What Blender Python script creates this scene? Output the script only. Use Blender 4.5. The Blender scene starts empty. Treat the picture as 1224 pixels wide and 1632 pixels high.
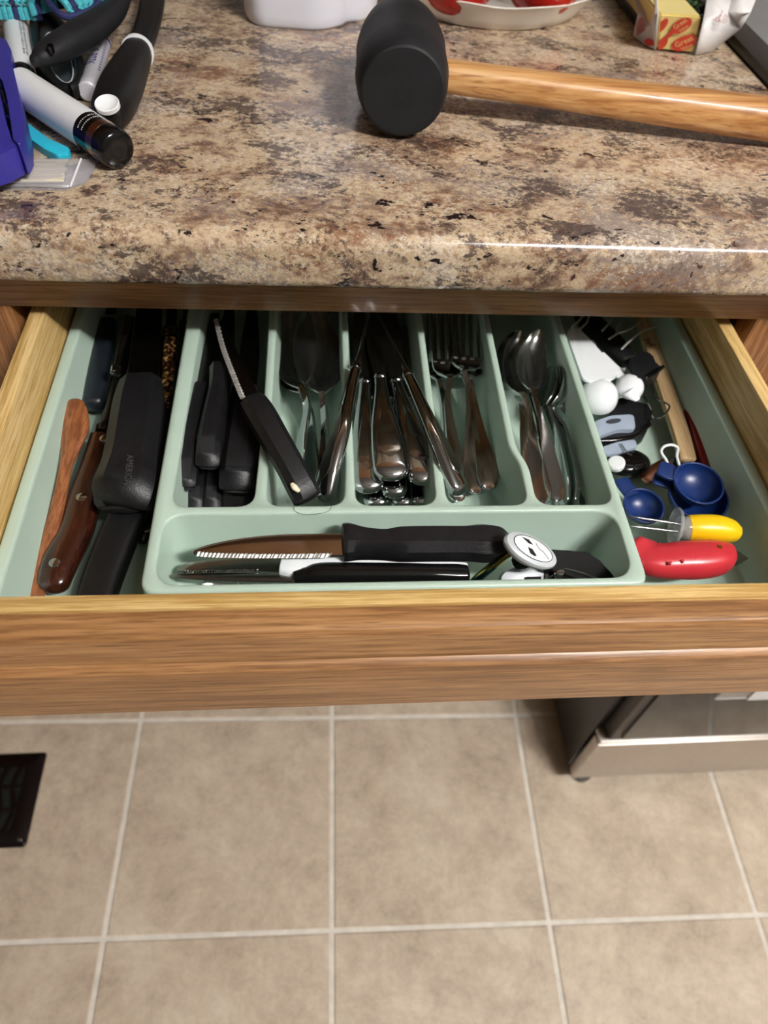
import bpy, bmesh, math, random
from mathutils import Vector, Matrix
random.seed(7)
scene = bpy.context.scene
PI = math.pi
# ------------------------------------------------------------------ camera
FPX, CAMZ = 1160.0, 1.14          # focal length in pixels of the 1224x1632 frame, eye height
RC = ((0.9955888577889325, -0.06443642798088038, 0.06819657612808441),
      (-0.008055688130084726, -0.782884364889046, -0.6221150834861875),
      (0.09347690696251995, 0.6188214750324524, -0.7799500303887297))   # world -> camera (x right, y down, z ahead)
cam_data = bpy.data.cameras.new('camera')
cam = bpy.data.objects.new('camera', cam_data)
scene.collection.objects.link(cam)
cam_data.sensor_fit = 'VERTICAL'
cam_data.sensor_height = 36.0
cam_data.sensor_width = 27.0
cam_data.lens = FPX / 1632 * 36.0
cam_data.clip_start = 0.02
cam_data.clip_end = 30
cam_data.dof.use_dof = True
cam_data.dof.focus_distance = 0.43
cam_data.dof.aperture_fstop = 7.5
r0, r1, r2 = [Vector(r) for r in RC]
cam.matrix_world = Matrix(((r0.x, -r1.x, -r2.x, 0), (r0.y, -r1.y, -r2.y, 0), (r0.z, -r1.z, -r2.z, CAMZ), (0, 0, 0, 1)))
scene.camera = cam
# ------------------------------------------------------------------ light
w = bpy.data.worlds.new('world')
scene.world = w
w.use_nodes = True
w.node_tree.nodes['Background'].inputs[0].default_value = (1, 0.95, 0.88, 1)
w.node_tree.nodes['Background'].inputs[1].default_value = 0.25
def area(name, loc, sx, sy, power, col):
    l = bpy.data.lights.new(name, 'AREA')
    l.shape = 'RECTANGLE'; l.size = sx; l.size_y = sy; l.energy = power; l.color = col
    o = bpy.data.objects.new(name, l)
    o.location = loc
    scene.collection.objects.link(o)
    return o
area('ceiling_lamp_light', (1.06, -0.62, 2.352), 1.22, 0.14, 13, (1.0, 0.975, 0.94))
for bx in (.74, .92, 1.10):
    pl_ = bpy.data.lights.new('bulb_light', 'POINT'); pl_.energy = 22; pl_.color = (1.0, .975, .94); pl_.shadow_soft_size = .035
    po = bpy.data.objects.new('bulb_light', pl_); po.location = (bx, -.62, 2.28); scene.collection.objects.link(po)
scene.view_settings.view_transform = 'Standard'
scene.view_settings.look = 'None'
scene.view_settings.gamma = 1
scene.view_settings.use_curve_mapping = False
scene.view_settings.exposure = 0.6
# ------------------------------------------------------------------ helpers
COL = scene.collection
def P(px, py, z):
    """the point at height z that the photograph shows at pixel (px, py)"""
    a, b = (px - 612) / FPX, (py - 816) / FPX
    d = r0 * a + r1 * b + r2
    k = (z - CAMZ) / d.z
    return Vector((d.x * k, d.y * k, z))
def PY(px, py, y):
    a, b = (px - 612) / FPX, (py - 816) / FPX
    d = r0 * a + r1 * b + r2
    k = y / d.y
    return Vector((d.x * k, y, CAMZ + d.z * k))
def C(h):
    h = h.lstrip('#')
    out = []
    for i in (0, 2, 4):
        v = int(h[i:i + 2], 16) / 255
        out.append(v / 12.92 if v <= 0.04045 else ((v + 0.055) / 1.055) ** 2.4)
    return (*out, 1)
def thing(name, label, cat, loc, group=None):
    o = bpy.data.objects.new(name, None)
    o.empty_display_size = 0.02
    COL.objects.link(o)
    o.location = loc
    o['label'] = label; o['category'] = cat
    if group: o['group'] = group
    return o
def tag(o, label, cat, group=None):
    o['label'] = label; o['category'] = cat
    if group: o['group'] = group
    return o
def mesh_ob(name, verts, faces, m, parent=None, loc=None, ang=38):
    base = Vector(parent_loc(parent)) if parent else (Vector(loc) if loc is not None else Vector(verts[0]))
    me = bpy.data.meshes.new(name)
    me.from_pydata([tuple(Vector(v) - base) for v in verts], [], faces)
    bm = bmesh.new(); bm.from_mesh(me)
    bmesh.ops.recalc_face_normals(bm, faces=bm.faces)
    bm.to_mesh(me); bm.free()
    return finish(name, me, m, parent, base, ang)
def parent_loc(p):
    l = Vector(p.location)
    while p.parent:
        p = p.parent; l += Vector(p.location)
    return l
def finish(name, me, m, parent, base, ang=38):
    me.polygons.foreach_set('use_smooth', [True] * len(me.polygons))
    me.set_sharp_from_angle(angle=math.radians(ang))
    if m: me.materials.append(m)
    o = bpy.data.objects.new(name, me)
    COL.objects.link(o)
    if parent: o.parent = parent
    else: o.location = base
    return o
def bm_ob(name, bm, m, parent=None, loc=(0, 0, 0), ang=38):
    base = parent_loc(parent) if parent else Vector(loc)
    bmesh.ops.translate(bm, verts=bm.verts, vec=-base)
    bmesh.ops.recalc_face_normals(bm, faces=bm.faces)
    me = bpy.data.meshes.new(name); bm.to_mesh(me); bm.free()
    return finish(name, me, m, parent, base, ang)
def box(name, x0, x1, y0, y1, z0, z1, m, parent=None, bev=0.0, seg=2):
    bm = bmesh.new()
    bmesh.ops.create_cube(bm, size=1)
    bmesh.ops.scale(bm, vec=(x1 - x0, y1 - y0, z1 - z0), verts=bm.verts)
    c = Vector(((x0 + x1) / 2, (y0 + y1) / 2, (z0 + z1) / 2))
    bmesh.ops.translate(bm, vec=c, verts=bm.verts)
    if bev: bmesh.ops.bevel(bm, geom=bm.edges[:], offset=bev, segments=seg, affect='EDGES', profile=0.5)
    return bm_ob(name, bm, m, parent, c)
def prism(name, pts, axis, a0, a1, m, parent=None, bev=0.0, ang=38):
    """extrude a 2-D outline along an axis; pts are the two other coordinates in order"""
    bm = bmesh.new()
    def mk(p, a):
        return {'x': (a, p[0], p[1]), 'y': (p[0], a, p[1]), 'z': (p[0], p[1], a)}[axis]
    v0 = [bm.verts.new(mk(p, a0)) for p in pts]
    v1 = [bm.verts.new(mk(p, a1)) for p in pts]
    n = len(pts)
    f = [bm.faces.new(v0), bm.faces.new(v1)]
    for i in range(n): bm.faces.new((v0[i], v0[(i + 1) % n], v1[(i + 1) % n], v1[i]))
    if bev:
        ed = list({e for ff in f for e in ff.edges})
        bmesh.ops.bevel(bm, geom=ed, offset=bev, segments=2, affect='EDGES', profile=0.5)
    c = Vector((0, 0, 0))
    for v in bm.verts: c += v.co
    return bm_ob(name, bm, m, parent, c / len(bm.verts), ang)
def rp(pts, r, seg=6):
    """round the corners of a polygon"""
    out = []; n = len(pts)
    rr = r if isinstance(r, (list, tuple)) else [r] * n
    for i in range(n):
        p = Vector(pts[i]).to_2d(); a = Vector(pts[i - 1]).to_2d(); b = Vector(pts[(i + 1) % n]).to_2d()
        d1 = (a - p); d2 = (b - p)
        k = min(rr[i], d1.length * 0.48, d2.length * 0.48)
        q1 = p + d1.normalized() * k; q2 = p + d2.normalized() * k
        for j in range(seg + 1):
            t = j / seg
            out.append(tuple(q1 * (1 - t) ** 2 + p * 2 * t * (1 - t) + q2 * t * t))
    return out
def offset(pts, d):
    """grow a closed polygon outward (positive) by d"""
    n = len(pts); area_ = 0
    for i in range(n):
        x0, y0 = pts[i - 1]; x1, y1 = pts[i]
        area_ += x0 * y1 - x1 * y0
    s = 1 if area_ > 0 else -1
    out = []
    for i in range(n):
        p = Vector(pts[i]); t = (Vector(pts[(i + 1) % n]) - Vector(pts[i - 1]))
        t.normalize()
        out.append((p.x + s * t.y * d, p.y - s * t.x * d))
    return out
def cr(rows, sub):
    """Catmull-Rom through rows of numbers"""
    n = len(rows); out = []
    if n < 3 and sub > 1:
        return [tuple(rows[0][k] + (rows[1][k] - rows[0][k]) * j / sub for k in range(len(rows[0]))) for j in range(sub + 1)]
    for i in range(n - 1):
        p0 = rows[max(i - 1, 0)]; p1 = rows[i]; p2 = rows[i + 1]; p3 = rows[min(i + 2, n - 1)]
        for j in range(sub):
            t = j / sub
            out.append(tuple(0.5 * (2 * b + (c - a) * t + (2 * a - 5 * b + 4 * c - d) * t * t + (3 * b - a - 3 * c + d) * t ** 3)
                             for a, b, c, d in zip(p0, p1, p2, p3)))
    out.append(tuple(rows[-1]))
    return out
def rows_px(px):
    """(px, py, z, half width, half height[, roll, dish]) -> world rows"""
    out = []
    for r in px:
        p = P(r[0], r[1], r[2])
        out.append((p.x, p.y, p.z) + tuple(r[3:]) + (0,) * (7 - len(r)))
    return out
def loft(name, rows, m, parent=None, prof='se', e=2.6, n=14, sub=5, cap0=0.0, cap1=0.0, mod=None, ang=38):
    """sweep a section along a curve. rows: x, y, z, half width, half height, roll (deg), dish"""
    rows = [tuple(r) + (0,) * (7 - len(r)) for r in rows]
    st = cr(rows, sub)
    st = [s[:3] + (max(s[3], 1e-5), max(s[4], 1e-5)) + s[5:] for s in st]
    def ends(st, L, first):
        if L <= 0: return st
        a = st[0] if first else st[-1]; b = st[1] if first else st[-2]
        d = (Vector(a[:3]) - Vector(b[:3])).normalized()
        ex = []
        for q in (20, 40, 58, 72, 83, 88):
            s, c = math.sin(math.radians(q)), math.cos(math.radians(q))
            p = Vector(a[:3]) + d * L * s
            ex.append((p.x, p.y, p.z, a[3] * c, a[4] * c) + a[5:])
        return ex[::-1] + st if first else st + ex
    st = ends(st, cap0, True); st = ends(st, cap1, False)
    V = []; N = len(st); ring = None
    for i, s in enumerate(st):
        p = Vector(s[:3])
        t = Vector(st[min(i + 1, N - 1)][:3]) - Vector(st[max(i - 1, 0)][:3])
        if t.length < 1e-9: t = Vector((0, 1, 0))
        t.normalize()
        up = Vector((0, 0, 1)) if abs(t.z) < 0.95 else Vector((0, 1, 0))
        S = t.cross(up).normalized(); Nn = S.cross(t).normalized()
        a = math.radians(s[5]); S, Nn = S * math.cos(a) + Nn * math.sin(a), Nn * math.cos(a) - S * math.sin(a)
        hw, hh, dish = s[3], s[4], s[6]
        pts = []
        if prof == 'se':
            for k in range(n):
                q = 2 * PI * (k + 0.5) / n
                c_, s_ = math.cos(q), math.sin(q)
                pts.append((math.copysign(abs(c_) ** (2 / e), c_) * hw, math.copysign(abs(s_) ** (2 / e), s_) * hh))
        elif prof == 'dish':
            us = [-1, -.94, -.8, -.6, -.35, 0, .35, .6, .8, .94, 1]
            for u in us: pts.append((u * hw, hh * (1 if abs(u) < .97 else .2) + dish * (u * u - 1)))
            for u in us[::-1][1:-1]: pts.append((u * hw, -hh + dish * (u * u - 1)))
        elif prof == 'panel':
            k = dish            # 1 = sunk flat panel inside a raised rim, 0 = plain
            top = [(1, 0), (.98, .42), (.9, .85), (.8, 1), (.7, 1 - .2 * k), (.62, 1 - .4 * k), (.3, 1.02 - .42 * k)]
            L = [(u, h) for u, h in top] + [(-u, h) for u, h in top[::-1]]
            L += [(-u, -h) for u, h in top[1:]] + [(u, -h) for u, h in top[::-1][:-1]]
            pts = [(u * hw, h * hh) for u, h in L]
        elif prof == 'oct':
            for u, h in ((1, .45), (.55, 1), (-.55, 1), (-1, .45), (-1, -.45), (-.55, -1), (.55, -1), (1, -.45)):
                pts.append((u * hw, h * hh))
        if mod: pts = mod(i / (N - 1), pts)
        ring = len(pts)
        for u, h in pts: V.append(p + S * u + Nn * h)
    F = []
    for i in range(N - 1):
        for k in range(ring):
            a = i * ring + k; b = i * ring + (k + 1) % ring
            F.append((a, b, b + ring, a + ring))
    F.append(tuple(range(ring))[::-1]); F.append(tuple(range((N - 1) * ring, N * ring)))
    return mesh_ob(name, V, F, m, parent, loc=st[0][:3], ang=ang)
def wire(name, pts, r, m, parent=None, sub=6, n=8):
    return loft(name, [tuple(p) + (r, r) for p in pts], m, parent, e=2, n=n, sub=sub, cap0=r, cap1=r)
def revolve(name, prof, o, ax, m, parent=None, n=32, ang=38):
    """prof: (distance along axis, radius)"""
    ax = Vector(ax).normalized(); o = Vector(o)
    s = ax.cross(Vector((0, 0, 1)) if abs(ax.z) < .9 else Vector((0, 1, 0))).normalized(); t = s.cross(ax)
    V = []; F = []
    for d, r in prof:
        for k in range(n):
            q = 2 * PI * k / n
            V.append(o + ax * d + (s * math.cos(q) + t * math.sin(q)) * max(r, 1e-5))
    for i in range(len(prof) - 1):
        for k in range(n):
            F.append((i * n + k, i * n + (k + 1) % n, (i + 1) * n + (k + 1) % n, (i + 1) * n + k))
    F.append(tuple(range(n))[::-1]); F.append(tuple(range((len(prof) - 1) * n, len(prof) * n)))
    return mesh_ob(name, V, F, m, parent, loc=o, ang=ang)
def sheet(name, polys, m, parent=None, th=0.0006, loc=None):
    """thin folded sheet from lists of world points"""
    V = []; F = []; idx = {}
    for poly in polys:
        f = []
        for p in poly:
            k = tuple(round(c, 5) for c in p)
            if k not in idx: idx[k] = len(V); V.append(Vector(p))
            f.append(idx[k])
        F.append(tuple(f))
    o = mesh_ob(name, V, F, m, parent, loc=loc if loc is not None else V[0])
    md = o.modifiers.new('solid', 'SOLIDIFY'); md.thickness = th; md.offset = 0
    return o
def slab(name, pxy, z0, z1, m, parent=None, r=0.002, bev=0.0006, seg=4):
    """plate with the outline seen at the given pixels, at heights z0..z1"""
    pts = [tuple(P(a, b, z1).to_2d()) for a, b in pxy]
    return prism(name, rp(pts, r, seg), 'z', z0, z1, m, parent, bev)
_fonts = {}
def text_mesh(s, size):
    cu = bpy.data.curves.new('text', 'FONT')
    cu.body = s; cu.size = size; cu.align_x = 'CENTER'; cu.align_y = 'CENTER'; cu.resolution_u = 3
    o = bpy.data.objects.new('text', cu); COL.objects.link(o)
    dg = bpy.context.evaluated_depsgraph_get()
    me = bpy.data.meshes.new_from_object(o.evaluated_get(dg))
    V = [v.co.copy() for v in me.vertices]; F = [tuple(p.vertices) for p in me.polygons]
    bpy.data.objects.remove(o); bpy.data.curves.remove(cu); bpy.data.meshes.remove(me)
    return V, F
def text(name, s, size, fn, m, parent):
    V, F = text_mesh(s, size)
    return mesh_ob(name, [fn(v.x, v.y) for v in V], F, m, parent)
# ------------------------------------------------------------------ materials
class G:
    def __init__(self, name):
        self.m = bpy.data.materials.new(name); self.m.use_nodes = True
        self.t = self.m.node_tree; self.b = self.t.nodes['Principled BSDF']
    def n(self, k, **kw):
        nd = self.t.nodes.new(k)
        for a, v in kw.items(): setattr(nd, a, v)
        return nd
    def l(self, a, b): self.t.links.new(a, b)
    def coord(self, scale=(1, 1, 1), rot=(0, 0, 0), kind='Object'):
        tc = self.n('ShaderNodeTexCoord'); mp = self.n('ShaderNodeMapping')
        mp.inputs['Scale'].default_value = scale; mp.inputs['Rotation'].default_value = rot
        if kind == 'World':
            g = self.n('ShaderNodeNewGeometry'); self.l(g.outputs['Position'], mp.inputs[0])
        else: self.l(tc.outputs[kind], mp.inputs[0])
        return mp.outputs[0]
    def noise(self, vec, scale, detail=4, rough=.55, dist=0):
        nd = self.n('ShaderNodeTexNoise'); nd.inputs['Scale'].default_value = scale; nd.inputs['Detail'].default_value = detail
        nd.inputs['Roughness'].default_value = rough; nd.inputs['Distortion'].default_value = dist
        self.l(vec, nd.inputs['Vector']); return nd.outputs['Fac']
    def ramp(self, fac, stops, interp='LINEAR'):
        nd = self.n('ShaderNodeValToRGB'); cr_ = nd.color_ramp; cr_.interpolation = interp
        while len(cr_.elements) < len(stops): cr_.elements.new(0.5)
        for el, (p, c) in zip(cr_.elements, stops):
            el.position = p; el.color = c if isinstance(c, tuple) else C(c)
        self.l(fac, nd.inputs[0]); return nd.outputs[0]
    def mix(self, fac, a, b, mode='MIX'):
        nd = self.n('ShaderNodeMix', data_type='RGBA', blend_type=mode)
        for s, v in ((nd.inputs[0], fac), (nd.inputs[6], a), (nd.inputs[7], b)):
            if hasattr(v, 'is_output'): self.l(v, s)
            else: s.default_value = v
        return nd.outputs[2]
    def bump(self, h, strength=.2, dist=.001):
        nd = self.n('ShaderNodeBump'); nd.inputs['Strength'].default_value = strength; nd.inputs['Distance'].default_value = dist
        self.l(h, nd.inputs['Height']); self.l(nd.outputs[0], self.b.inputs['Normal'])
    def set(self, **kw):
        for k, v in kw.items():
            s = self.b.inputs[k.replace('_', ' ')]
            if hasattr(v, 'is_output'): self.l(v, s)
            else: s.default_value = v
        return self
def plain(name, col, rough=.5, metal=0, var=.12, scale=60, bump=0.0, coat=0, **kw):
    g = G(name); c = C(col); v = g.coord()
    n = g.noise(v, scale, 4)
    a = tuple(x * (1 - var) for x in c[:3]) + (1,); b = tuple(min(1, x * (1 + var)) for x in c[:3]) + (1,)
    g.set(Base_Color=g.ramp(n, [(.3, a), (.7, b)]), Roughness=rough, Metallic=metal)
    if coat: g.set(Coat_Weight=coat, Coat_Roughness=.08)
    if bump: g.bump(g.noise(v, scale * 6, 3), bump, .0006)
    g.set(**kw)
    return g.m
def wood(name, dark, mid, light, axis='x', rough=.38, coat=.25, k=1.0, pores=True):
    g = G(name)
    def sc(a, b): return tuple(x * k for x in {'x': (a, b, b), 'y': (b, a, b), 'z': (b, b, a)}[axis])
    n = g.noise(g.coord(sc(4, 60)), 1.0, 6, .65, .9)
    f = g.noise(g.coord(sc(13, 430)), 1.0, 5, .65, .3)
    mx = g.n('ShaderNodeMath', operation='MULTIPLY_ADD'); g.l(f, mx.inputs[0]); mx.inputs[1].default_value = .62
    h = g.n('ShaderNodeMath', operation='MULTIPLY'); g.l(n, h.inputs[0]); h.inputs[1].default_value = .38
    g.l(h.outputs[0], mx.inputs[2])
    col = g.ramp(mx.outputs[0], [(.40, dark), (.49, mid), (.60, light)])
    p = g.noise(g.coord(sc(34, 900)), 1.0, 2, .5)
    if pores: col = g.mix(g.ramp(p, [(.55, (0, 0, 0, 1)), (.66, (.85, .85, .85, 1))]), col, C(dark))
    g.set(Base_Color=col, Roughness=rough, Coat_Weight=coat, Coat_Roughness=.12)
    g.bump(p, .12, .0006)
    return g.m
M = {}
M['oak_x'] = wood('oak along x', '#75502f', '#966b42', '#ad8357', 'x')
M['oak_z'] = wood('oak along z', '#6b4527', '#8c5f39', '#a3754a', 'z')
M['birch_x'] = wood('pale drawer wood along x', '#b08a4c', '#d0ae70', '#e0c48c', 'x', .5, .1)
M['birch_y'] = wood('pale drawer wood along y', '#b08a4c', '#d0ae70', '#e0c48c', 'y', .5, .1)
M['walnut'] = wood('reddish brown spreader wood', '#6a3a1e', '#8a5230', '#a0683e', 'y', .42, .2)
M['rosewood'] = wood('dark rosewood', '#1f0c07', '#35160d', '#472111', 'y', .22, .5)
M['hickory'] = wood('mallet handle ash wood', '#9a6434', '#bd8850', '#d2a56e', 'x', .42, .2, .5)
M['stick'] = wood('pale beech', '#b89468', '#d2b184', '#e0c49a', 'y', .55, 0, .6, False)
def granite():
    g = G('brown granite pattern laminate')
    v = g.coord((0.8, 1.15, 1.15)); v1 = g.coord((.9, 1.1, 1.1))
    def comb(a, ka, b, kb):
        m1 = g.n('ShaderNodeMath', operation='MULTIPLY'); g.l(a, m1.inputs[0]); m1.inputs[1].default_value = ka
        m2 = g.n('ShaderNodeMath', operation='MULTIPLY_ADD'); g.l(b, m2.inputs[0]); m2.inputs[1].default_value = kb; g.l(m1.outputs[0], m2.inputs[2])
        return m2.outputs[0]
    K, W1 = (0, 0, 0, 1), (1, 1, 1, 1)
    base = comb(g.noise(v, 30, 5, .65, .4), .5, g.noise(v1, 150, 5, .75), .5)
    col = g.ramp(base, [(.38, '#6a5346'), (.44, '#8f745f'), (.49, '#b59c81'), (.54, '#c9b496'), (.60, '#ab8b6b'), (.68, '#865f47')])
    rust = comb(g.noise(v, 19, 4, .6), .55, g.noise(v1, 170, 5, .8), .45)
    col = g.mix(g.ramp(rust, [(.53, K), (.60, (.75, .75, .75, 1))]), col, C('#7b4f34'))
    gray = comb(g.noise(g.coord((.8, 1.15, 1.15), (0, 0, 1)), 13, 4, .6), .5, g.noise(v1, 210, 5, .8), .5)
    col = g.mix(g.ramp(gray, [(.51, K), (.57, (.8, .8, .8, 1))]), col, C('#8b7d78'))
    lite = comb(g.noise(v, 30, 4, .6), .35, g.noise(v1, 330, 4, .8), .65)
    col = g.mix(g.ramp(lite, [(.53, K), (.58, (.75, .75, .75, 1))]), col, C('#d9cdbb'))
    dk = comb(g.noise(g.coord((.8, 1.15, 1.15), (0, 0, 2.1)), 24, 4, .6, .6), .5, g.noise(v1, 210, 6, .85, .3), .5)
    col = g.mix(g.ramp(dk, [(.525, K), (.56, (.85, .85, .85, 1))]), col, C('#3f302e'))
    sp = comb(g.noise(v, 85, 3, .6, .5), .7, g.noise(v1, 300, 4, .7), .3)
    col = g.mix(g.ramp(sp, [(.60, K), (.63, W1)]), col, C('#241a1c'))
    g.set(Base_Color=col, Roughness=.2, Coat_Weight=.25, Coat_Roughness=.1)
    g.bump(g.noise(g.coord(), 420, 3), .12, .0005)
    return g.m
M['granite'] = granite()
def tile():
    g = G('mottled beige stone tile')
    v = g.coord((1, 1, 1), kind='World')
    n = g.noise(v, 9, 10, .84, .2)
    col = g.ramp(n, [(.34, '#a39280'), (.46, '#c1af9a'), (.55, '#d0bfa9'), (.68, '#e0d2bf')])
    n2 = g.noise(v, 60, 8, .8)
    col = g.mix(g.ramp(n2, [(.56, (0, 0, 0, 1)), (.72, (.6, .6, .6, 1))]), col, C('#a39281'))
    g.set(Base_Color=col, Roughness=.5)
    g.bump(g.noise(v, 70, 4), .12, .001)
    return g.m
M['tile'] = tile()
M['grout'] = plain('cream grout', '#e2dbd0', .8, bump=.2)
M['tray'] = plain('sage green plastic', '#b2c7b9', .34, var=.03, scale=30)
M['steel'] = plain('polished steel', '#b4b6b8', .11, 1, .05, 30)
M['steel_b'] = plain('brushed blade steel', '#8f8b85', .26, 1, .08, 200, .05)
M['satin'] = plain('satin steel', '#8f8a84', .24, 1, .06, 90)
M['bowl'] = plain('softly polished steel', '#c2c4c2', .24, 1, .04, 40)
M['grind'] = plain('ground steel edge', '#d8d6d2', .42, .7, .05, 60)
M['steel_d'] = plain('dark worn steel', '#4d4a48', .3, 1, .1, 120, .05)
M['black'] = plain('black moulded plastic', '#101012', .46, 0, .2, 90, .15, Specular_IOR_Level=.35)
M['black2'] = plain('worn black plastic', '#131316', .44, 0, .3, 140, .3, Specular_IOR_Level=.4)
M['blackg'] = plain('glossy black plastic', '#0c0c0d', .12, 0, .1, 30)
M['blackg2'] = plain('smooth black plastic', '#0a0a0b', .3, 0, .1, 30, Specular_IOR_Level=.25)
M['rubber'] = plain('black rubber', '#18191c', .6, 0, .25, 60, .3, Specular_IOR_Level=.35)
M['navyblk'] = plain('blue black plastic', '#161b22', .4, 0, .2, 90, .15)
M['white'] = plain('white plastic', '#e9ebee', .3, 0, .03, 30)
M['whiteg'] = plain('glossy white plastic', '#eef1f4', .16, 0, .02, 30, coat=.3)
M['greyp'] = plain('light grey plastic', '#c0c5ca', .35, 0, .05, 40)
M['dgrey'] = plain('dark grey plastic', '#3a3f45', .4, 0, .1, 40)
M['blue'] = plain('navy blue plastic', '#102a60', .36, 0, .06, 40)
M['yellow'] = plain('yellow plastic', '#f2c511', .34, 0, .03, 40)
M['red'] = plain('red soft plastic', '#b92e37', .3, 0, .08, 40)
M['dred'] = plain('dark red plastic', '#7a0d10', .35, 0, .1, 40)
M['purple'] = plain('indigo plastic', '#332f8c', .35, 0, .1, 40, Transmission_Weight=0.0)
M['cyan'] = plain('turquoise plastic', '#2bb4cf', .35, 0, .06, 40)
M['cordc'] = plain('turquoise braided cord', '#4bb7c4', .7, 0, .25, 500, .6)
M['cordn'] = plain('navy braided cord', '#242a5c', .7, 0, .5, 500, .6)
M['copper'] = plain('copper band', '#b98672', .28, 1, .05, 40)
M['brass'] = plain('brass', '#c8963c', .25, 1, .05, 40)
M['grey_tube'] = plain('pale grey tube plastic', '#c6c4cc', .35, 0, .04, 40)
M['ink'] = plain('purple blue ink', '#2d2a6a', .6, 0, .05)
M['blackink'] = plain('black print', '#17171a', .6, 0, .05)
M['emboss'] = plain('grey raised lettering', '#454548', .5, 0, .1)  # grey lighter than the handle so the letters can be read
M['wink'] = plain('white print', '#d8d8d8', .6, 0, .05)
M['tomato'] = plain('ripe tomato skin', '#b21c10', .2, 0, .12, 25, coat=.3)
M['china'] = plain('white glazed china', '#e6e2da', .14, 0, .02, 30, coat=.3)
M['jug'] = plain('milky white translucent plastic', '#dfe0ea', .3, 0, .02, 20, Subsurface_Weight=.4, Subsurface_Radius=(.02, .02, .02))
M['butter'] = plain('pale yellow butter in paper', '#ecd98e', .4, 0, .03, 30)
M['paper'] = plain('waxed white paper', '#e2dedd', .4, 0, .05, 60)
M['pink'] = plain('faded red print', '#b5787a', .5, 0, .2, 120)
M['redink'] = plain('orange red print', '#d8402a', .45, 0, .05, 40)
M['cream'] = plain('cream splinter wood', '#e6dcc0', .6, 0, .06, 200, .3)
M['herb'] = plain('green herb leaf', '#3f5f38', .5, 0, .3, 120)
M['stove_black'] = plain('black enamel', '#1c1a1a', .3, 0, .1, 40)
M['stainless'] = plain('brushed stainless steel', '#c8c2bc', .42, 1, .05, 90, .05)
M['cooktop'] = plain('pale grey cooktop metal', '#b4b6b8', .35, .6, .05, 40)
M['ovenglass'] = plain('dark oven glass', '#262322', .1, 0, .05, 20, Specular_IOR_Level=.22)
M['door_edge'] = plain('dark bronze edge', '#37302d', .35, .5, .08, 60)
M['vent'] = plain('dark bronze metal', '#1d1412', .35, .6, .15, 80)
M['void'] = plain('black duct', '#050505', .9)  # near-black colour standing in for the shade below the vent
M['cloth'] = plain('white cotton', '#e4e4e6', .9, 0, .04, 300, .3)
M['wall'] = plain('cream wall paint', '#777068', .8, 0, .03, 20)
M['ceil'] = plain('white ceiling paint', '#a5a29d', .9, 0, .03, 20)
M['lamp_metal'] = plain('white lamp housing', '#e0e0e0', .5)
def speckle():
    g = G('black and gold speckled resin'); v = g.coord()
    n = g.noise(v, 330, 3, .5)
    g.set(Base_Color=g.ramp(n, [(.50, '#120c08'), (.58, '#6b4a26'), (.68, '#b08a52')]), Roughness=.3)
    return g.m
M['speckle'] = speckle()
def clear(name, col, fac=.2, rough=.1):
    g = G(name)
    tr = g.n('ShaderNodeBsdfTransparent'); mx = g.n('ShaderNodeMixShader'); mx.inputs[0].default_value = fac
    v = g.coord(); g.bump(g.noise(v, 90, 3), .25, .001)
    g.set(Base_Color=C(col), Roughness=rough)
    g.l(tr.outputs[0], mx.inputs[1]); g.l(g.b.outputs[0], mx.inputs[2])
    g.l(mx.outputs[0], g.t.nodes['Material Output'].inputs[0])
    return g.m
M['clear'] = clear('clear plastic', '#c9cbce', .36)
M['film'] = clear('thin clear bag film', '#d9d6dc', .30, .15)
M['smoke'] = clear('smoky grey translucent plastic', '#aab6c8', .8, .2)
def irid():
    g = G('rainbow anodised steel'); v = g.coord((0, 240, 0))
    n = g.noise(v, 1.0, 1)
    g.set(Base_Color=g.ramp(n, [(.3, '#5b3f86'), (.42, '#2b6f6a'), (.55, '#9b8f3a'), (.7, '#6e4a7c')]), Metallic=1.0, Roughness=.22)
    return g.m
M['irid'] = irid()
# ================================================================== SETTING
def structure(o):
    o['kind'] = 'structure'; return o
# floor: grout bed with separate tiles
floor = structure(box('floor', -2.0, 2.3, -2.2, 1.1, -0.05, -0.0015, M['grout']))
yaw = math.radians(-1.25); ex = Vector((math.cos(yaw), math.sin(yaw), 0)); ey = Vector((-math.sin(yaw), math.cos(yaw), 0))
g0 = P(529, 1483, 0); TS = 0.3045
bm = bmesh.new(); bmesh.ops.create_cube(bm, size=1)
bmesh.ops.scale(bm, vec=(TS - .0065, TS - .0065, .006), verts=bm.verts)
bmesh.ops.bevel(bm, geom=[e for e in bm.edges if all(v.co.z > 0 for v in e.verts)], offset=.0016, segments=1, affect='EDGES')
tile_me = bpy.data.meshes.new('floor_tile'); bm.to_mesh(tile_me); bm.free(); tile_me.materials.append(M['tile'])
for i in range(-5, 6):
    for j in range(-4, 3):
        c = g0 + ex * (TS * (i + .5)) + ey * (TS * (j + .5))
        if not (-1.9 < c.x < 2.1 and -2 < c.y < .94): continue
        o = bpy.data.objects.new('floor_tile', tile_me); COL.objects.link(o)
        o.parent = floor; o.location = c + Vector((0, 0, -.0025)) - Vector(floor.location); o.rotation_euler.z = yaw
structure(box('wall_back', -2.0, 2.3, 1.1, 1.2, -.05, 2.44, M['wall']))
structure(box('wall_left', -2.1, -2.0, -2.3, 1.2, -.05, 2.44, M['wall']))
structure(box('wall_right', 2.3, 2.4, -2.3, 1.2, -.05, 2.44, M['wall']))
structure(box('wall_front', -2.0, 2.3, -2.3, -2.2, -.05, 2.44, M['wall']))
structure(box('ceiling', -2.1, 2.4, -2.3, 1.2, 2.44, 2.5, M['ceil']))
lamp = thing('ceiling_light', 'long white ceiling light fixture over the kitchen floor', 'light', (1.06, -.62, 2.44))
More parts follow.
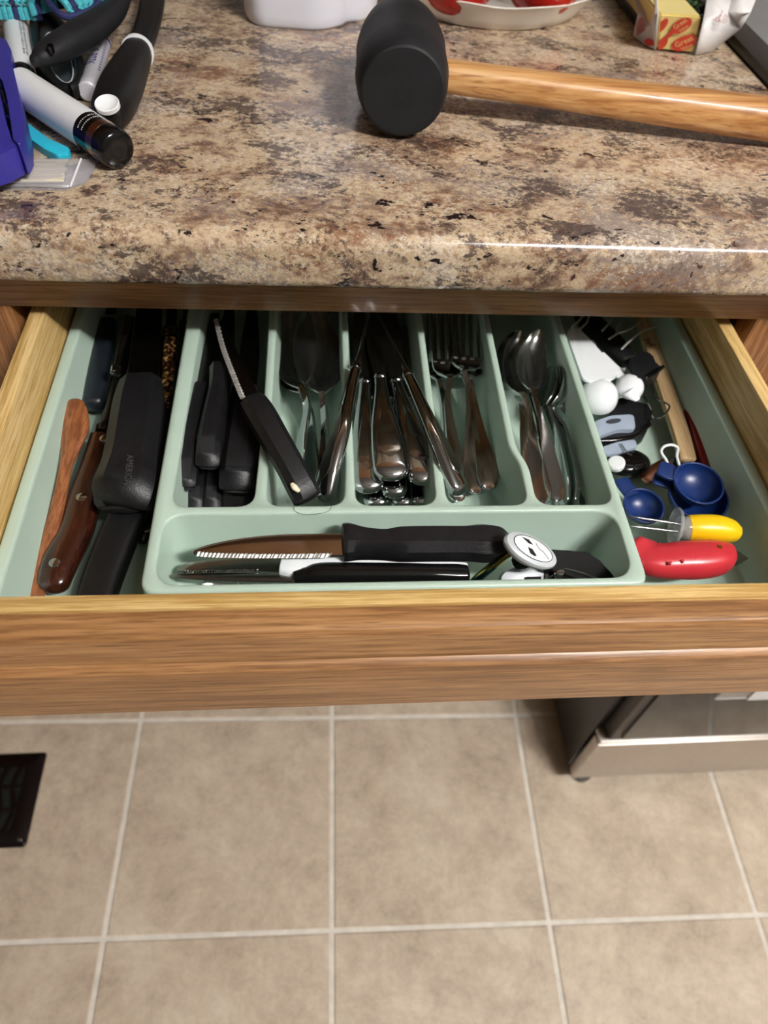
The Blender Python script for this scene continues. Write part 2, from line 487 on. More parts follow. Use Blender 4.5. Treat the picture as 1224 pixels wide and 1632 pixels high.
box('housing', .41, 1.71, -.77, -.47, 2.36, 2.44, M['lamp_metal'], lamp, .01)
# ================================================================== CABINET, COUNTER, DRAWER
YF = .415                                    # face of the cabinet frame
cab = thing('base_cabinet', 'oak cabinet under the granite counter with its drawer pulled open', 'cabinet', (.05, YF, .70))
box('top_rail', -.62, .383, YF, YF + .02, .836, .872, M['oak_x'], cab, .0012)
box('bottom_rail', -.62, .383, YF, YF + .02, .685, .722, M['oak_x'], cab, .0012)
box('stile', .317, .383, YF - .0002, YF + .02, .685, .8365, M['oak_z'], cab, .0008)
box('stile', -.262, -.198, YF - .0002, YF + .02, .685, .8365, M['oak_z'], cab, .0008)
box('side_panel', -.62, -.60, YF + .02, 1.1, 0, .872, M['oak_z'], cab, .001)
box('side_panel', .363, .383, YF + .02, 1.1, .685, .872, M['oak_z'], cab, .001)
box('bottom_panel', -.60, .363, YF + .02, 1.1, .685, .70, M['oak_x'], cab, .001)
# counter with rolled front nose
cnt = []
yf, zt, zb = .3845, .91, .8725
for q in range(0, 91, 15): cnt.append((yf + .011 - .011 * math.sin(math.radians(q)), zt - .011 + .011 * math.cos(math.radians(q))))
cnt += [(yf + .001, zb + .012)]
for q in range(0, 91, 30): cnt.append((yf + .008 - .007 * math.cos(math.radians(q)), zb + .007 - .007 * math.sin(math.radians(q))))
cnt += [(1.1, zb), (1.1, zt)]
counter = tag(prism('countertop', cnt, 'x', -1.4, .3745, M['granite'], ang=50), 'brown and beige granite patterned countertop with rounded front edge', 'countertop')
# upper cabinet on the back wall (above the photograph, seen only in reflections)
up = thing('wall_cabinet', 'oak wall cabinet hung on the back wall above the counter', 'cabinet', (-.3, .95, 1.40))
box('carcass', -1.4, .37, .80, 1.1, 1.40, 2.15, M['oak_z'], up, .002)
for k in range(4):
    x0 = -1.39 + k * .44
    d = box('door', x0, x0 + .43, .78, .80, 1.41, 2.14, M['oak_z'], up, .004)
# drawer
fr = [(.1903, .823), (.181, .8232), (.1785, .8222), (.1762, .819), (.1744, .8085), (.1735, .8005), (.1708, .7990), (.1692, .7972),
      (.1686, .794), (.1682, .775), (.1684, .7545), (.1695, .7528), (.183, .7360), (.1903, .7360)]
dr = prism('drawer', fr, 'x', -.216, .332, M['oak_x'], cab, ang=25)
box('drawer_side', -.1905, -.180, .199, .70, .737, .826, M['birch_y'], dr, .001)
box('drawer_side', .2955, .306, .199, .70, .737, .826, M['birch_y'], dr, .001)
box('front_board', -.1905, .306, .1905, .1992, .737, .8255, M['birch_x'], dr, .001)
box('back_board', -.180, .2955, .69, .70, .737, .81, M['birch_x'], dr, .001)
box('drawer_bottom', -.180, .2955, .199, .69, .737, .7425, M['birch_x'], dr)
# ================================================================== CUTLERY TRAY
ZR = .800
tray = thing('cutlery_tray', 'sage green plastic expandable cutlery tray filling the drawer', 'tray', (.05, .215, .744))
def mm(l): return [(x / 1000, y / 1000) for x, y in l]
comps = [(mm([(-81, 585), (-84.5, 275.5), (-37, 275.5), (-34.5, 340), (-33, 585)]), .010, .756),
         (mm([(-26, 585), (-29.5, 275.5), (17, 275.5), (19, 311), (21, 585)]), .010, .756),
         (mm([(26.5, 585), (24, 275.5), (73, 275.5), (75, 330), (79.5, 585)]), .010, .756),
         (mm([(84.5, 585), (81, 340), (80, 275), (130, 275), (131, 309), (126, 324), (126.5, 340), (133, 585)]), [.01, .03, .01, .01, .01, .008, .02, .01], .756),
         (mm([(138.5, 585), (132, 340), (132, 322), (137, 307), (136, 275), (184.5, 275), (187, 585)]), [.01, .02, .008, .01, .01, .01, .01], .756),
         (mm([(-87.5, 269.5), (-88, 221), (182, 221), (183.5, 269.5)]), .014, .7555)]
outer = rp(mm([(-93, 595), (-95, 215.5), (190.5, 215.5), (193.5, 595)]), .010, 6)
bm = bmesh.new()
def ringv(pts, z): return [bm.verts.new((x, y, z)) for x, y in pts]
def bridge(a, b):
    n = len(a)
    for i in range(n): bm.faces.new((a[i], a[(i + 1) % n], b[(i + 1) % n], b[i]))
def loop_edges(vs): return [bm.edges.get((vs[i - 1], vs[i])) or bm.edges.new((vs[i - 1], vs[i])) for i in range(len(vs))]
plate_edges = []
o1 = ringv(offset(outer, -.0022), ZR); o2 = ringv(offset(outer, -.0008), ZR - .0006); o3 = ringv(outer, ZR - .0024); o4 = ringv(offset(outer, .0015), .752)
plate_edges += loop_edges(o1); bridge(o1, o2); bridge(o2, o3); bridge(o3, o4)
for pts, r, zf in comps:
    q = rp(pts, r, 6)
    a = ringv(offset(q, .0013), ZR); b = ringv(offset(q, .0004), ZR - .0006); c = ringv(q, ZR - .0022)
    d = ringv(offset(q, -.0028), zf + .004); e_ = ringv(offset(q, -.0042), zf + .001); f_ = ringv(offset(q, -.007), zf)
    plate_edges += loop_edges(a); bridge(a, b); bridge(b, c); bridge(c, d); bridge(d, e_); bridge(e_, f_)
    bmesh.ops.triangle_fill(bm, edges=loop_edges(f_), use_beauty=True, normal=(0, 0, 1))
bmesh.ops.triangle_fill(bm, edges=plate_edges, use_beauty=True, normal=(0, 0, 1))
bmesh.ops.recalc_face_normals(bm, faces=bm.faces)
bm_ob('centre_tray', bm, M['tray'], tray, ang=60)
def side_tray(s, xo, xi, xe):
    """U-shaped wall and floor of a tray half that slides out from under the centre tray"""
    bm = bmesh.new()
    oy0, oy1, rim, dr_ = .2075, .605, .0085, .004
    def U(dx, z, xend): # corner-rounded U path: from centre side round the outer side back
        x = xo + s * dx
        pts = [(xend, oy0 + dx), (x, oy0 + dx), (x, oy1 - dx), (xend, oy1 - dx)]
        out = [pts[0]]
        for i in (1, 2):
            p = Vector(pts[i]); a = Vector(pts[i - 1]); b = Vector(pts[i + 1]); k = .008
            q1 = p + (a - p).normalized() * k; q2 = p + (b - p).normalized() * k
            for j in range(6):
                t = j / 5; out.append(tuple(q1 * (1 - t) ** 2 + p * 2 * t * (1 - t) + q2 * t * t))
        out.append(pts[3])
        return [bm.verts.new((px, py, z)) for px, py in out]
    L = [U(.0012, .7455, xi), U(0, .7930, xi), U(.0008, .7945, xi), U(.002, .795, xi), U(rim - .002, .795, xi), U(rim - .0007, .7945, xi),
         U(rim, .7925, xi), U(rim + .0035, .751, xi), U(rim + .0055, .7488, xi), U(rim + .008, .748, xi)]
    for a, b in zip(L, L[1:]):
        for i in range(len(a) - 1): bm.faces.new((a[i], a[i + 1], b[i + 1], b[i]))
    for k in (0, -1): bm.faces.new([l[k] for l in L])
    bot = L[-1]
    a = bm.verts.new((xe, bot[0].co.y, .748)); b = bm.verts.new((xe, bot[-1].co.y, .748))
    bm.faces.new(bot + [b, a])
    lo = L[0]
    a2 = bm.verts.new((xe, lo[0].co.y, .7455)); b2 = bm.verts.new((xe, lo[-1].co.y, .7455))
    bm.faces.new(lo + [b2, a2])
    return bm_ob('side_tray', bm, M['tray'], tray, ang=60)
side_tray(1, -.1775, -.099, -.055)
side_tray(-1, .2955, .198, .15)
# ================================================================== LEFT COMPARTMENT
def knife(name, label, group, hrows, brows, hm, bm_, e=3.2, prof='se', serr=None, cap=.004, cat='knife', bname='blade', blade_e=1.5, n=18):
    hr = rows_px(hrows)
    root = thing(name, label, cat, hr[0][:3], group)
    h = loft('handle', hr, hm, root, prof=prof, e=e, n=n, cap0=cap, cap1=.001)
    if brows:
        br = rows_px(brows)
        loft(bname, br, bm_, root, e=blade_e, n=8, sub=6, cap1=.0005)
        if serr: serration(br, root, *serr)
    return root, h
def serration(br, root, side, w, m, t0=0.0, t1=.95, teeth=26):
    """scalloped grind along one edge of a blade"""
    rows = cr(br, 24)
    N = len(rows); V = []; F = []
    a, b = int(t0 * (N - 1)), int(t1 * (N - 1))
    prev = None; k = 0
    seg = []
    for i in range(a, b):
        p = Vector(rows[i][:3]); t = (Vector(rows[i + 1][:3]) - p).normalized()
        up = Vector((0, 0, 1)); S = t.cross(up).normalized(); Nn = S.cross(t)
        ro = math.radians(rows[i][5]); S, Nn = S * math.cos(ro) + Nn * math.sin(ro), Nn * math.cos(ro) - S * math.sin(ro)
        seg.append((p, S * side, Nn, rows[i][3], t))
    acc = 0.0; L = sum((seg[i + 1][0] - seg[i][0]).length for i in range(len(seg) - 1))
    for i, (p, S, Nn, hw, t) in enumerate(seg):
        if i: acc += (p - seg[i - 1][0]).length
        ph = acc / L * teeth; f = ph - math.floor(ph); tri = abs(2 * f - 1)
        V += [p + S * (hw - w) + Nn * .0004 + t * (-.0012), p + S * (hw - w * .5) + Nn * (.0004 + .0013 * tri), p + S * (hw + w * .12 + .0005 * tri) + Nn * .0001 + t * .0012,
              p + S * (hw - w * .5) - Nn * .0006]
    for i in range(len(seg) - 1):
        for k in range(4):
            F.append((i * 4 + k, i * 4 + (k + 1) % 4, i * 4 + 4 + (k + 1) % 4, i * 4 + 4 + k))
    F.append((0, 1, 2, 3)); F.append(tuple(len(V) - 4 + k for k in range(4)))
    return mesh_ob('serrated_edge', V, F, m, root, ang=15)
# wooden spreader
rws = rows_px([(54, 958, .760, .0056, .0036), (66, 905, .763, .0054, .0036), (83, 844, .767, .0050, .0035), (97, 784, .772, .0042, .0034), (105, 742, .775, .0042, .0032),
               (113, 714, .777, .0064, .0030), (119, 686, .779, .0092, .0027), (119, 662, .781, .0090, .0024), (118, 648, .782, .0074, .002)])
sp = thing('butter_spreader', 'light brown wooden spreader with rounded paddle leaning along the left tray wall', 'spreader', rws[0][:3])
loft('handle', rws[:5], M['walnut'], sp, e=2.4, cap0=.002)
loft('paddle', rws[4:], M['walnut'], sp, e=2.2, sub=7, cap1=.007)
# rosewood knife with rivets
rt, h = knife('carving_knife', 'dark brown wooden handled knife with three steel rivets beside the spreader', None,
      [(87, 926, .764, .0090, .0065), (98, 894, .765, .0102, .007), (123, 845, .766, .0098, .007), (137, 792, .768, .0098, .007), (151, 744, .770, .0086, .0066), (162, 697, .772, .0072, .006)],
      [(166, 684, .772, .0055, .0030), (178, 645, .775, .0042, .0016), (191, 598, .777, .0046, .0012), (204, 548, .776, .0052, .0010), (214, 505, .774, .004, .0008)], M['rosewood'], M['steel_d'], e=3, cap=.008)
for a, b, z in ((87, 897, .7712), (130, 792, .7742), (167, 699, .7775)):
    revolve('rivet', [(-.003, .0033), (.0004, .0033), (.0007, .0026), (.0007, 0)], P(a, b, z), (0, 0, 1), M['steel'], rt, 20)
revolve('bolster', [(0, .0055), (.004, .006), (.007, .005)], P(165, 690, .772), P(170, 668, .774) - P(165, 690, .772), M['steel_d'], rt, 16)
# big black knife on top
rt, h = knife('bread_knife', 'large black handled knife with raised lettering lying on top in the left compartment', None,
      [(193, 812, .781, .0120, .0040), (194, 806, .782, .0168, .0065), (200, 779, .788, .0188, .012), (209, 738, .789, .0168, .0118), (216, 690, .790, .0165, .0115), (222, 645, .790, .0163, .0112), (226, 612, .789, .014, .010)],
      [(228, 606, .788, .0125, .0012), (232, 555, .786, .0118, .001), (237, 500, .782, .011, .0009), (242, 440, .776, .009, .0008)], M['black2'], M['steel_d'], prof='oct', cap=.002)
loft('spine_edge', rows_px([(203, 603, .7895, .0006, .0006), (211, 545, .788, .0006, .0006), (217, 495, .785, .0005, .0005)]), M['steel'], rt, e=2, n=6)
o = P(203, 752, .8008); u = (P(201, 785, .8008) - P(209, 700, .8008)).normalized(); v = Vector((0, 0, 1)).cross(u)
text('raised_lettering', 'AMERICA', .0058, lambda x, y: P(205, 748, .8012) + u * x + v * y, M['emboss'], rt)
# knife below it
rt, h = knife('kitchen_knife', 'straight black handled knife lying under the large lettered knife', None,
      [(150, 968, .762, .0105, .0075), (163, 925, .763, .0112, .0075), (182, 875, .765, .0114, .0075), (205, 820, .768, .0112, .007), (216, 790, .769, .010, .006)],
      [(219, 780, .768, .010, .001), (246, 690, .768, .010, .001), (262, 600, .768, .0095, .0009), (272, 520, .766, .006, .0008)], M['black'], M['steel_d'], e=4, cap=.003)
# dark knife at the back left
knife('utility_knife', 'blue black handled knife at the back left corner of the tray', None,
      [(150, 643, .764, .0078, .0065), (155, 615, .765, .0082, .007), (163, 565, .767, .0078, .007), (172, 515, .768, .007, .006)],
      [(174, 500, .768, .006, .001), (182, 440, .768, .005, .0008)], M['navyblk'], M['steel_d'], e=3, cap=.005)
rws = rows_px([(186, 592, .782, .0028, .0026), (190, 565, .783, .0024, .0022), (197, 535, .784, .0030, .0022), (203, 505, .784, .0034, .002)])
st = thing('steel_skewer', 'thin steel utensil shaft with a bright ferrule next to the black knives', 'utensil', rws[0][:3])
loft('shaft', rws, M['steel_b'], st, e=2.2, n=10)
revolve('ferrule', [(0, .0024), (.0008, .0038), (.006, .0038), (.007, .003)], P(184, 597, .785), P(187, 575, .787) - P(184, 597, .785), M['steel'], st, 16)
# speckled handle knife along the tray wall
rt, h = knife('pocket_knife', 'narrow knife with gold speckled handle beside the central tray wall', None,
      [(264, 655, .775, .0052, .0040), (269, 620, .776, .0050, .004), (271, 570, .777, .0050, .004), (272, 525, .777, .0046, .004)],
      [(273, 518, .777, .0045, .001), (276, 450, .776, .004, .0008)], M['speckle'], M['steel_d'], e=4)
loft('butt', rows_px([(248, 770, .764, .004, .004), (258, 700, .772, .0052, .0045), (264, 657, .775, .0054, .0042)]), M['black'], rt, e=3, cap0=.003)
knife('paring_knife', 'slim black knife standing on edge against the central tray wall', None,
      [(282, 640, .776, .0034, .007), (288, 580, .777, .0034, .007), (293, 520, .778, .0034, .007)], [(294, 510, .778, .001, .006), (299, 455, .777, .0008, .004)], M['black'], M['steel_d'], e=3)
rws = rows_px([(226, 862, .753, .0035, .003), (232, 838, .755, .0055, .004), (238, 812, .757, .0040, .0035), (243, 795, .758, .005, .004)])
kp = thing('corkscrew', 'small dull grey two lobed metal piece in shadow by the central tray', 'corkscrew', rws[0][:3])
loft('body', rws, M['steel_d'], kp, e=2.2, cap0=.002, cap1=.003)
loft('ring', [tuple(P(232, 838, .7585) + Vector((.0045 * math.cos(q), .0045 * math.sin(q), 0))) + (.0012, .0012) for q in [k * PI / 5 for k in range(10)]], M['steel_b'], kp, e=2, n=8, sub=2)
# ================================================================== SLOT 1: steak knives
SK = 'black handled steak knives in the first slot'
def steak(label, h, back, prof='oct'):
    a, b_ = h[0], h[1]
    h = [(a[0], a[1] + 3, a[2] - .0045, a[3] * .86, .0032), (a[0], a[1], a[2] - .0036, a[3] * .97, a[4] * .5), (a[0] + (b_[0] - a[0]) * .75, a[1] + (b_[1] - a[1]) * .75, a[2] - .0002, a[3], a[4] * .98)] + h[1:]
    last = h[-1]
    b = [(last[0] + 1, last[1] - 6, last[2], .0075, .0009)] + back
    return knife('steak_knife', label, SK, h, b, M['black2'], M['steel_d'], prof=prof, cap=.0)
steak('black steak knife against the left side of the first slot, end facet showing',
      [(296, 770, .787, .0068, .0085), (301, 735, .787, .0072, .009), (311, 680, .788, .0068, .009), (322, 622, .788, .0058, .008)], [(333, 560, .786, .007, .0009), (342, 500, .782, .004, .0008)])
steak('black steak knife highest in the middle of the first slot',
      [(331, 737, .797, .0078, .0085), (336, 700, .797, .0080, .009), (344, 655, .797, .0074, .009), (349, 620, .796, .0064, .0085), (352, 592, .795, .0074, .009)], [(360, 545, .793, .007, .0009), (366, 490, .789, .004, .0008)])
steak('broad black steak knife with pointed butt at the right of the first slot',
      [(377, 775, .785, .0112, .009), (380, 742, .786, .0118, .010), (386, 690, .787, .0108, .0095), (392, 625, .787, .0095, .009)], [(398, 560, .785, .008, .0009), (402, 490, .782, .004, .0008)])
steak('black steak knife low at the front left of the first slot',
      [(310, 812, .768, .0062, .006), (314, 775, .768, .0064, .0065), (321, 720, .768, .006, .006)], [(331, 640, .768, .006, .0009), (338, 590, .768, .004, .0008)])
steak('black steak knife low in the front middle of the first slot',
      [(337, 812, .769, .0060, .006), (340, 775, .769, .0062, .0065), (345, 720, .769, .006, .006)], [(351, 640, .768, .006, .0009), (356, 590, .768, .004, .0008)])
steak('black steak knife under the broad one at the front right of the first slot',
      [(376, 812, .767, .0105, .006), (379, 780, .767, .0108, .006), (384, 730, .768, .010, .0055)], [(388, 650, .768, .008, .0009), (392, 600, .768, .004, .0008)])
knife('steak_knife', 'black steak knife with serrated blade lying slanted across the divider', SK,
      [(490, 793, .796, .0092, .0058), (480, 775, .800, .0088, .0075), (462, 742, .805, .0084, .0078), (438, 700, .8095, .0088, .0080), (416, 662, .811, .0092, .0085), (404, 643, .811, .0086, .008)],
      [(401, 637, .8105, .0062, .0010), (385, 600, .810, .0060, .0010), (364, 553, .808, .0048, .0009), (345, 505, .805, .0018, .0007)], M['black2'], M['steel_d'], prof='oct',
      serr=(-1, .0034, M['grind'], .05, .97, 30), cap=.0025)
chip = loft('worn_end', rows_px([(465, 771, .8080, .0012, .0010), (470, 777, .8076, .0020, .0012), (477, 783, .8058, .0012, .0010)]), M['cream'], None, e=2.2)
chip.parent = [o for o in bpy.data.objects if o.get('label', '').startswith('black steak knife with serrated')][0]
chip.location = Vector(chip.location) - Vector(chip.parent.location)
# ================================================================== SPOONS, FORKS, TABLE KNIVES
HT = [(0, .80), (.03, .94), (.08, 1), (.2, .96), (.45, .66), (.7, .40), (.88, .30), (1, .29)]
BT = [(0, .14), (.03, .3), (.09, .6), (.18, .84), (.30, .97), (.44, 1), (.6, .95), (.76, .8), (.88, .58), (.95, .36), (1, .1)]
def lerp(tab, t):
    for (a, x), (b, y) in zip(tab, tab[1:]):
        if t <= b: return x + (y - x) * (t - a) / (b - a)
    return tab[-1][1]
def param(pxpath, n):
    pts = [tuple(P(a[0], a[1], a[2])) + (a[3] if len(a) > 3 else 0,) for a in pxpath]
    f = cr(pts, 12); d = [0]
    for i in range(1, len(f)): d.append(d[-1] + (Vector(f[i][:3]) - Vector(f[i - 1][:3])).length)
    out = []
    for k in range(n):
        s = d[-1] * k / (n - 1); i = 0
        while i < len(d) - 2 and d[i + 1] < s: i += 1
        u = (s - d[i]) / max(d[i + 1] - d[i], 1e-9)
        out.append((k / (n - 1), tuple(a + (b - a) * u for a, b in zip(f[i], f[i + 1]))))
    return out
def flat_handle(root, path, hw, m, hh=.0011):
    rows = [(p[0], p[1], p[2], hw * lerp(HT, t), hh * (1 + .6 * t), p[3], .0009 * (1 - t)) for t, p in param(path, 16)]
    return loft('handle', rows, m, root, prof='dish', sub=2, cap0=hw * .6, ang=50)
def spoon(label, group, path, bowl, hwH, hwB, name='teaspoon', dish=.008, m=None):
    m = m or M['steel']
    p = P(*path[0][:3]); root = thing(name, label, 'spoon', p, group)
    flat_handle(root, path, hwH, m)
    rows = [(q[0], q[1], q[2], hwB * lerp(BT, t), .0008, q[3], dish * lerp(BT, t) ** 1.3) for t, q in param(bowl, 18)]
    loft('bowl', rows, M['bowl'], root, prof='dish', sub=2, ang=60)
    return root
TS_ = 'steel tablespoons in the second slot'
spoon('large steel tablespoon lying face up on top in the second slot', TS_, [(511, 782, .765, 62), (515, 735, .768, 62), (518, 690, .774, 60), (517, 655, .783, 45), (513, 625, .789, 12)],
      [(513, 626, .789, 0), (509, 595, .787, -6), (505, 550, .786, -8), (500, 500, .789, -8), (498, 480, .790, -8)], .0075, .0185, 'tablespoon', .012)
spoon('steel tablespoon tucked behind the top one at the left of the second slot', TS_, [(476, 745, .762, 55), (481, 700, .768, 55), (489, 660, .776, 50), (488, 640, .782, 35), (480, 615, .785, 15)],
      [(481, 617, .785, 18), (475, 590, .783, 20), (471, 545, .782, 20), (469, 495, .784, 20), (469, 475, .785, 20)], .007, .0165, 'tablespoon', .011)
spoon('steel tablespoon nested lowest in the second slot', TS_, [(497, 770, .760, 50), (497, 720, .764, 50), (496, 690, .768, 50), (493, 655, .771, 40), (479, 622, .774, 15)],
      [(480, 624, .774, 18), (474, 601, .771, 20), (469, 555, .770, 20), (466, 505, .771, 20), (466, 484, .772, 20)], .007, .0165, 'tablespoon', .011)
TK = 'steel table knives in the second and third slots'
def tknife(label, path, blade, hwE, hwB, hhE=.0052, roll=0):
    prm = param(path, 16); p0 = prm[0][1]
    root = thing('table_knife', label, 'knife', p0[:3], TK)
    rows = []
    def wdh(t):
        k = 1 - t
        return hwB + (hwE - hwB) * (math.sin(min(1, k * 1.08) * PI / 2) ** 1.9), hhE * (.66 + .34 * k)
    for t, p in prm:
        wd, th = wdh(t)
        rows.append((p[0], p[1], p[2], wd, th, p[3] + roll))
    body = loft('handle', rows, M['steel'], root, e=2.5, n=26, sub=2, cap0=hwE * .8, cap1=.001, ang=60)
    pr = []
    for k in range(15):
        t = .07 + .55 * k / 14; i = t * 15; i0 = min(int(i), 14); u = i - i0
        a = Vector(prm[i0][1]) * (1 - u) + Vector(prm[i0 + 1][1]) * u if False else [prm[i0][1][q] * (1 - u) + prm[i0 + 1][1][q] * u for q in range(4)]
        wd, th = wdh(t); s_ = math.sin(min(1, k / 2.2) * PI / 2) * (1 - (k / 14) ** 1.6) ** .6
        pr.append((a, wd * .66 * s_ + .0002, th))
    V = []
    for k, (a, wd, th) in enumerate(pr):
        p = Vector(a[:3]); q = Vector(pr[min(k + 1, 14)][0][:3]) - Vector(pr[max(k - 1, 0)][0][:3]); q.normalize()
        S = q.cross(Vector((0, 0, 1))).normalized(); Nn = S.cross(q); ro = math.radians(a[3] + roll)
        S, Nn = S * math.cos(ro) + Nn * math.sin(ro), Nn * math.cos(ro) - S * math.sin(ro)
        for x, h in ((-1, -.0010), (-1, .0), (-.9, .00035), (.9, .00035), (1, 0), (1, -.0010)): V.append(p + S * (wd * x) + Nn * (th + h))
    F = []
    for k in range(14):
        for x in range(6): F.append((k * 6 + x, k * 6 + (x + 1) % 6, k * 6 + 6 + (x + 1) % 6, k * 6 + 6 + x))
    F += [tuple(range(6)), tuple(range(84, 90))]
    mesh_ob('handle_panel', V, F, M['satin'], root, ang=30)
    a, b = Vector(prm[-1][1][:3]), Vector(prm[-2][1][:3]); ax = (a - b).normalized()
    revolve('collar', [(-.001, hwB * .9), (-.001, hwB * 1.12), (.001, hwB * 1.15), (.0025, hwB * 1.0), (.003, hwB * .5)], a, ax, M['steel'], root, 16)
    br = rows_px(blade)
    loft('blade', br, M['steel_b'], root, e=1.5, n=8, sub=6, cap1=.002)
    return root
tknife('steel table knife leaning from the second slot over the divider', [(518, 785, .787, 30), (527, 745, .796, 40), (543, 690, .805, 45), (557, 630, .8075, 50), (567, 588, .8085, 50)],
       [(569, 580, .8085, .003, .0015), (574, 560, .808, .0022, .0012, 60), (583, 520, .806, .003, .001, 60), (590, 485, .803, .004, .0009, 60)], .0078, .0036)
tknife('steel table knife at the left of the top row in the third slot', [(586, 768, .783), (585, 735, .785), (582, 690, .787), (581, 650, .787), (582, 612, .786)],
       [(582, 604, .786, .005, .001), (581, 560, .784, .0085, .001), (579, 510, .780, .009, .0009), (578, 470, .776, .006, .0008)], .0108, .0042)
tknife('steel table knife highest in the middle of the third slot', [(623, 747, .793), (619, 715, .794), (613, 675, .795), (609, 640, .794), (606, 604, .793)],
       [(606, 596, .792, .005, .001), (603, 560, .790, .0085, .001), (596, 510, .786, .009, .0009), (590, 470, .782, .006, .0008)], .0118, .0043)
tknife('steel table knife at the right of the top row in the third slot', [(675, 755, .787), (667, 722, .788), (654, 680, .789), (642, 642, .789), (632, 610, .788)],
       [(630, 602, .788, .005, .001), (624, 560, .786, .0085, .001), (618, 510, .782, .009, .0009), (614, 470, .778, .006, .0008)], .0114, .0042)
tknife('steel table knife leaning right from the third slot across into the fork slot', [(729, 775, .794, -25), (716, 745, .799, -35), (692, 690, .8065, -40), (668, 637, .8085, -40), (651, 600, .8085, -40)],
       [(648, 592, .8085, .003, .0015), (641, 575, .808, .0022, .0012, -50), (622, 540, .806, .003, .001, -50), (604, 505, .803, .004, .0009, -50)], .0078, .0038)
for lab, pth in (('steel table knife lying below at the front left of the third slot', [(600, 797, .765), (602, 760, .766), (600, 700, .768), (597, 640, .769)]),
                 ('steel table knife second lowest at the front middle of the third slot', [(628, 780, .776), (629, 750, .776), (630, 700, .776), (629, 640, .775)]),
                 ('steel table knife lowest at the front middle of the third slot', [(643, 798, .765), (640, 760, .766), (632, 700, .768), (624, 640, .769)]),
                 ('steel table knife lying below at the front right of the third slot', [(674, 797, .766), (671, 760, .767), (664, 700, .769), (654, 640, .770)])):
    q = pth[-1]
    tknife(lab, pth, [(q[0], q[1] - 8, q[2], .005, .001), (q[0] - 2, q[1] - 60, q[2], .0085, .001), (q[0] - 3, q[1] - 120, q[2], .007, .0008)], .0088, .0042)
FK = 'steel forks in the fourth slot'
def fork(label, path, head, hwH=.0075, hwF=.0118, roll=0):
    p = P(*path[0][:3]); root = thing('dinner_fork', label, 'fork', p, FK)
    flat_handle(root, path, hwH, M['steel'])
    a, b, c = [P(*h) for h in head]        # neck, tine roots, tine tips
    t1 = (b - a); t = (c - b).normalized(); S = t.cross(Vector((0, 0, 1))).normalized()
    rows = []
    for k, (s, wd) in enumerate(((0, .16), (.12, .3), (.35, .78), (.6, .97), (1, 1))):
        q = a + t1 * s; rows.append((q.x, q.y, q.z - .002 * math.sin(PI * s), hwF * wd, .0009, roll, .0012 * wd))
    loft('head', rows, M['steel'], root, prof='dish', sub=4)
    L = (c - b).length
    for k in range(4):
        o = S * (hwF * (-.8 + 1.6 * k / 3))
        rr = []
        for s, wd in ((-.06, .0017), (.4, .0015), (.8, .0012), (1, .0007)):
            q = b + o + t * L * s; rr.append((q.x, q.y, q.z + .003 * s * s, wd, .0008, roll))
        loft('tine', rr, M['steel'], root, e=3, n=8, sub=3)
    return root
fork('steel fork at the left of the fourth slot under the leaning knife', [(728, 790, .764, -12), (727, 745, .766, -12), (719, 690, .770, -8), (713, 640, .777), (717, 603, .784)],
     [(717, 603, .784), (712, 572, .782), (704, 490, .785)])
fork('steel fork in the middle of the fourth slot with high neck', [(759, 778, .767, 10), (754, 735, .769, 15), (751, 680, .775, 18), (747, 620, .783, 10), (738, 592, .789)],
     [(738, 590, .789), (746, 566, .787), (744, 490, .790)])
fork('steel fork at the right of the fourth slot with wide flat handle', [(779, 772, .772, 8), (774, 735, .773, 8), (764, 690, .774, 8), (755, 640, .777, 5), (748, 605, .782)],
     [(748, 604, .782), (746, 580, .780), (741, 495, .783)])
fork('steel fork lowest at the left of the fourth slot', [(722, 745, .760, -30), (716, 705, .762, -30), (711, 670, .766, -25), (706, 635, .772, -10), (699, 606, .777)],
     [(699, 606, .777), (700, 578, .775), (698, 495, .778)])
TE = 'steel teaspoons in the fifth slot'
spoon('steel teaspoon on top of the nest in the fifth slot', TE, [(886, 790, .774, 0), (878, 745, .778, 0), (866, 690, .784, -6), (855, 648, .790, -10), (846, 620, .794, -12)],
      [(846, 622, .794, -14), (846, 595, .793, -16), (851, 560, .791, -18), (860, 526, .796, -18)], .0070, .0128, dish=.009)
for k, lab in enumerate(('second from the top', 'third from the top', 'fourth from the top', 'fifth from the top', 'at the bottom')):
    dx, dz = -3.2 * k, -.0022 * k
    spoon('steel teaspoon %s of the nest in the fifth slot' % lab, TE,
          [(866 + dx * 1.1, 796 - 3 * k, .772 + dz * .4, 20), (858 + dx, 750, .776 + dz * .6, 25), (850 + dx, 700, .782 + dz * .8, 30), (843 + dx * .8, 655, .787 + dz, 22), (832 + dx * .7, 627, .791 + dz, 4)],
          [(832 + dx * .7, 629, .791 + dz, 0), (826 + dx * .8, 600, .789 + dz, -4), (825 + dx * .8, 560, .788 + dz, -6), (831 + dx * .5, 528, .792 + dz, -6)], .0064, .0122, dish=.009)
for k, (lab, dx) in enumerate((('left', 0), ('middle', 13), ('right', 34))):
    spoon('steel teaspoon on its edge, %s one along the right wall of the fifth slot' % lab, TE,
          [(900 + dx * .95, 797, .768, 70), (897 + dx, 750, .771, 70), (888 + dx * 1.05, 695, .776 - .004 * (k == 2), 68), (876 + dx * .9, 660, .782 - .006 * (k == 2), 64), (868 + dx * .7, 645, .785 - .008 * (k == 2), 62)],
          [(868 + dx * .7, 647, .785 - .008 * (k == 2), 60), (867 + dx * .8, 630, .785 - .008 * (k == 2), 60), (871 + dx * .8, 608, .785 - .009 * (k == 2), 60), (877 + dx * .8, 584, .787 - .009 * (k == 2), 60)], .0064, .0118, dish=.008)
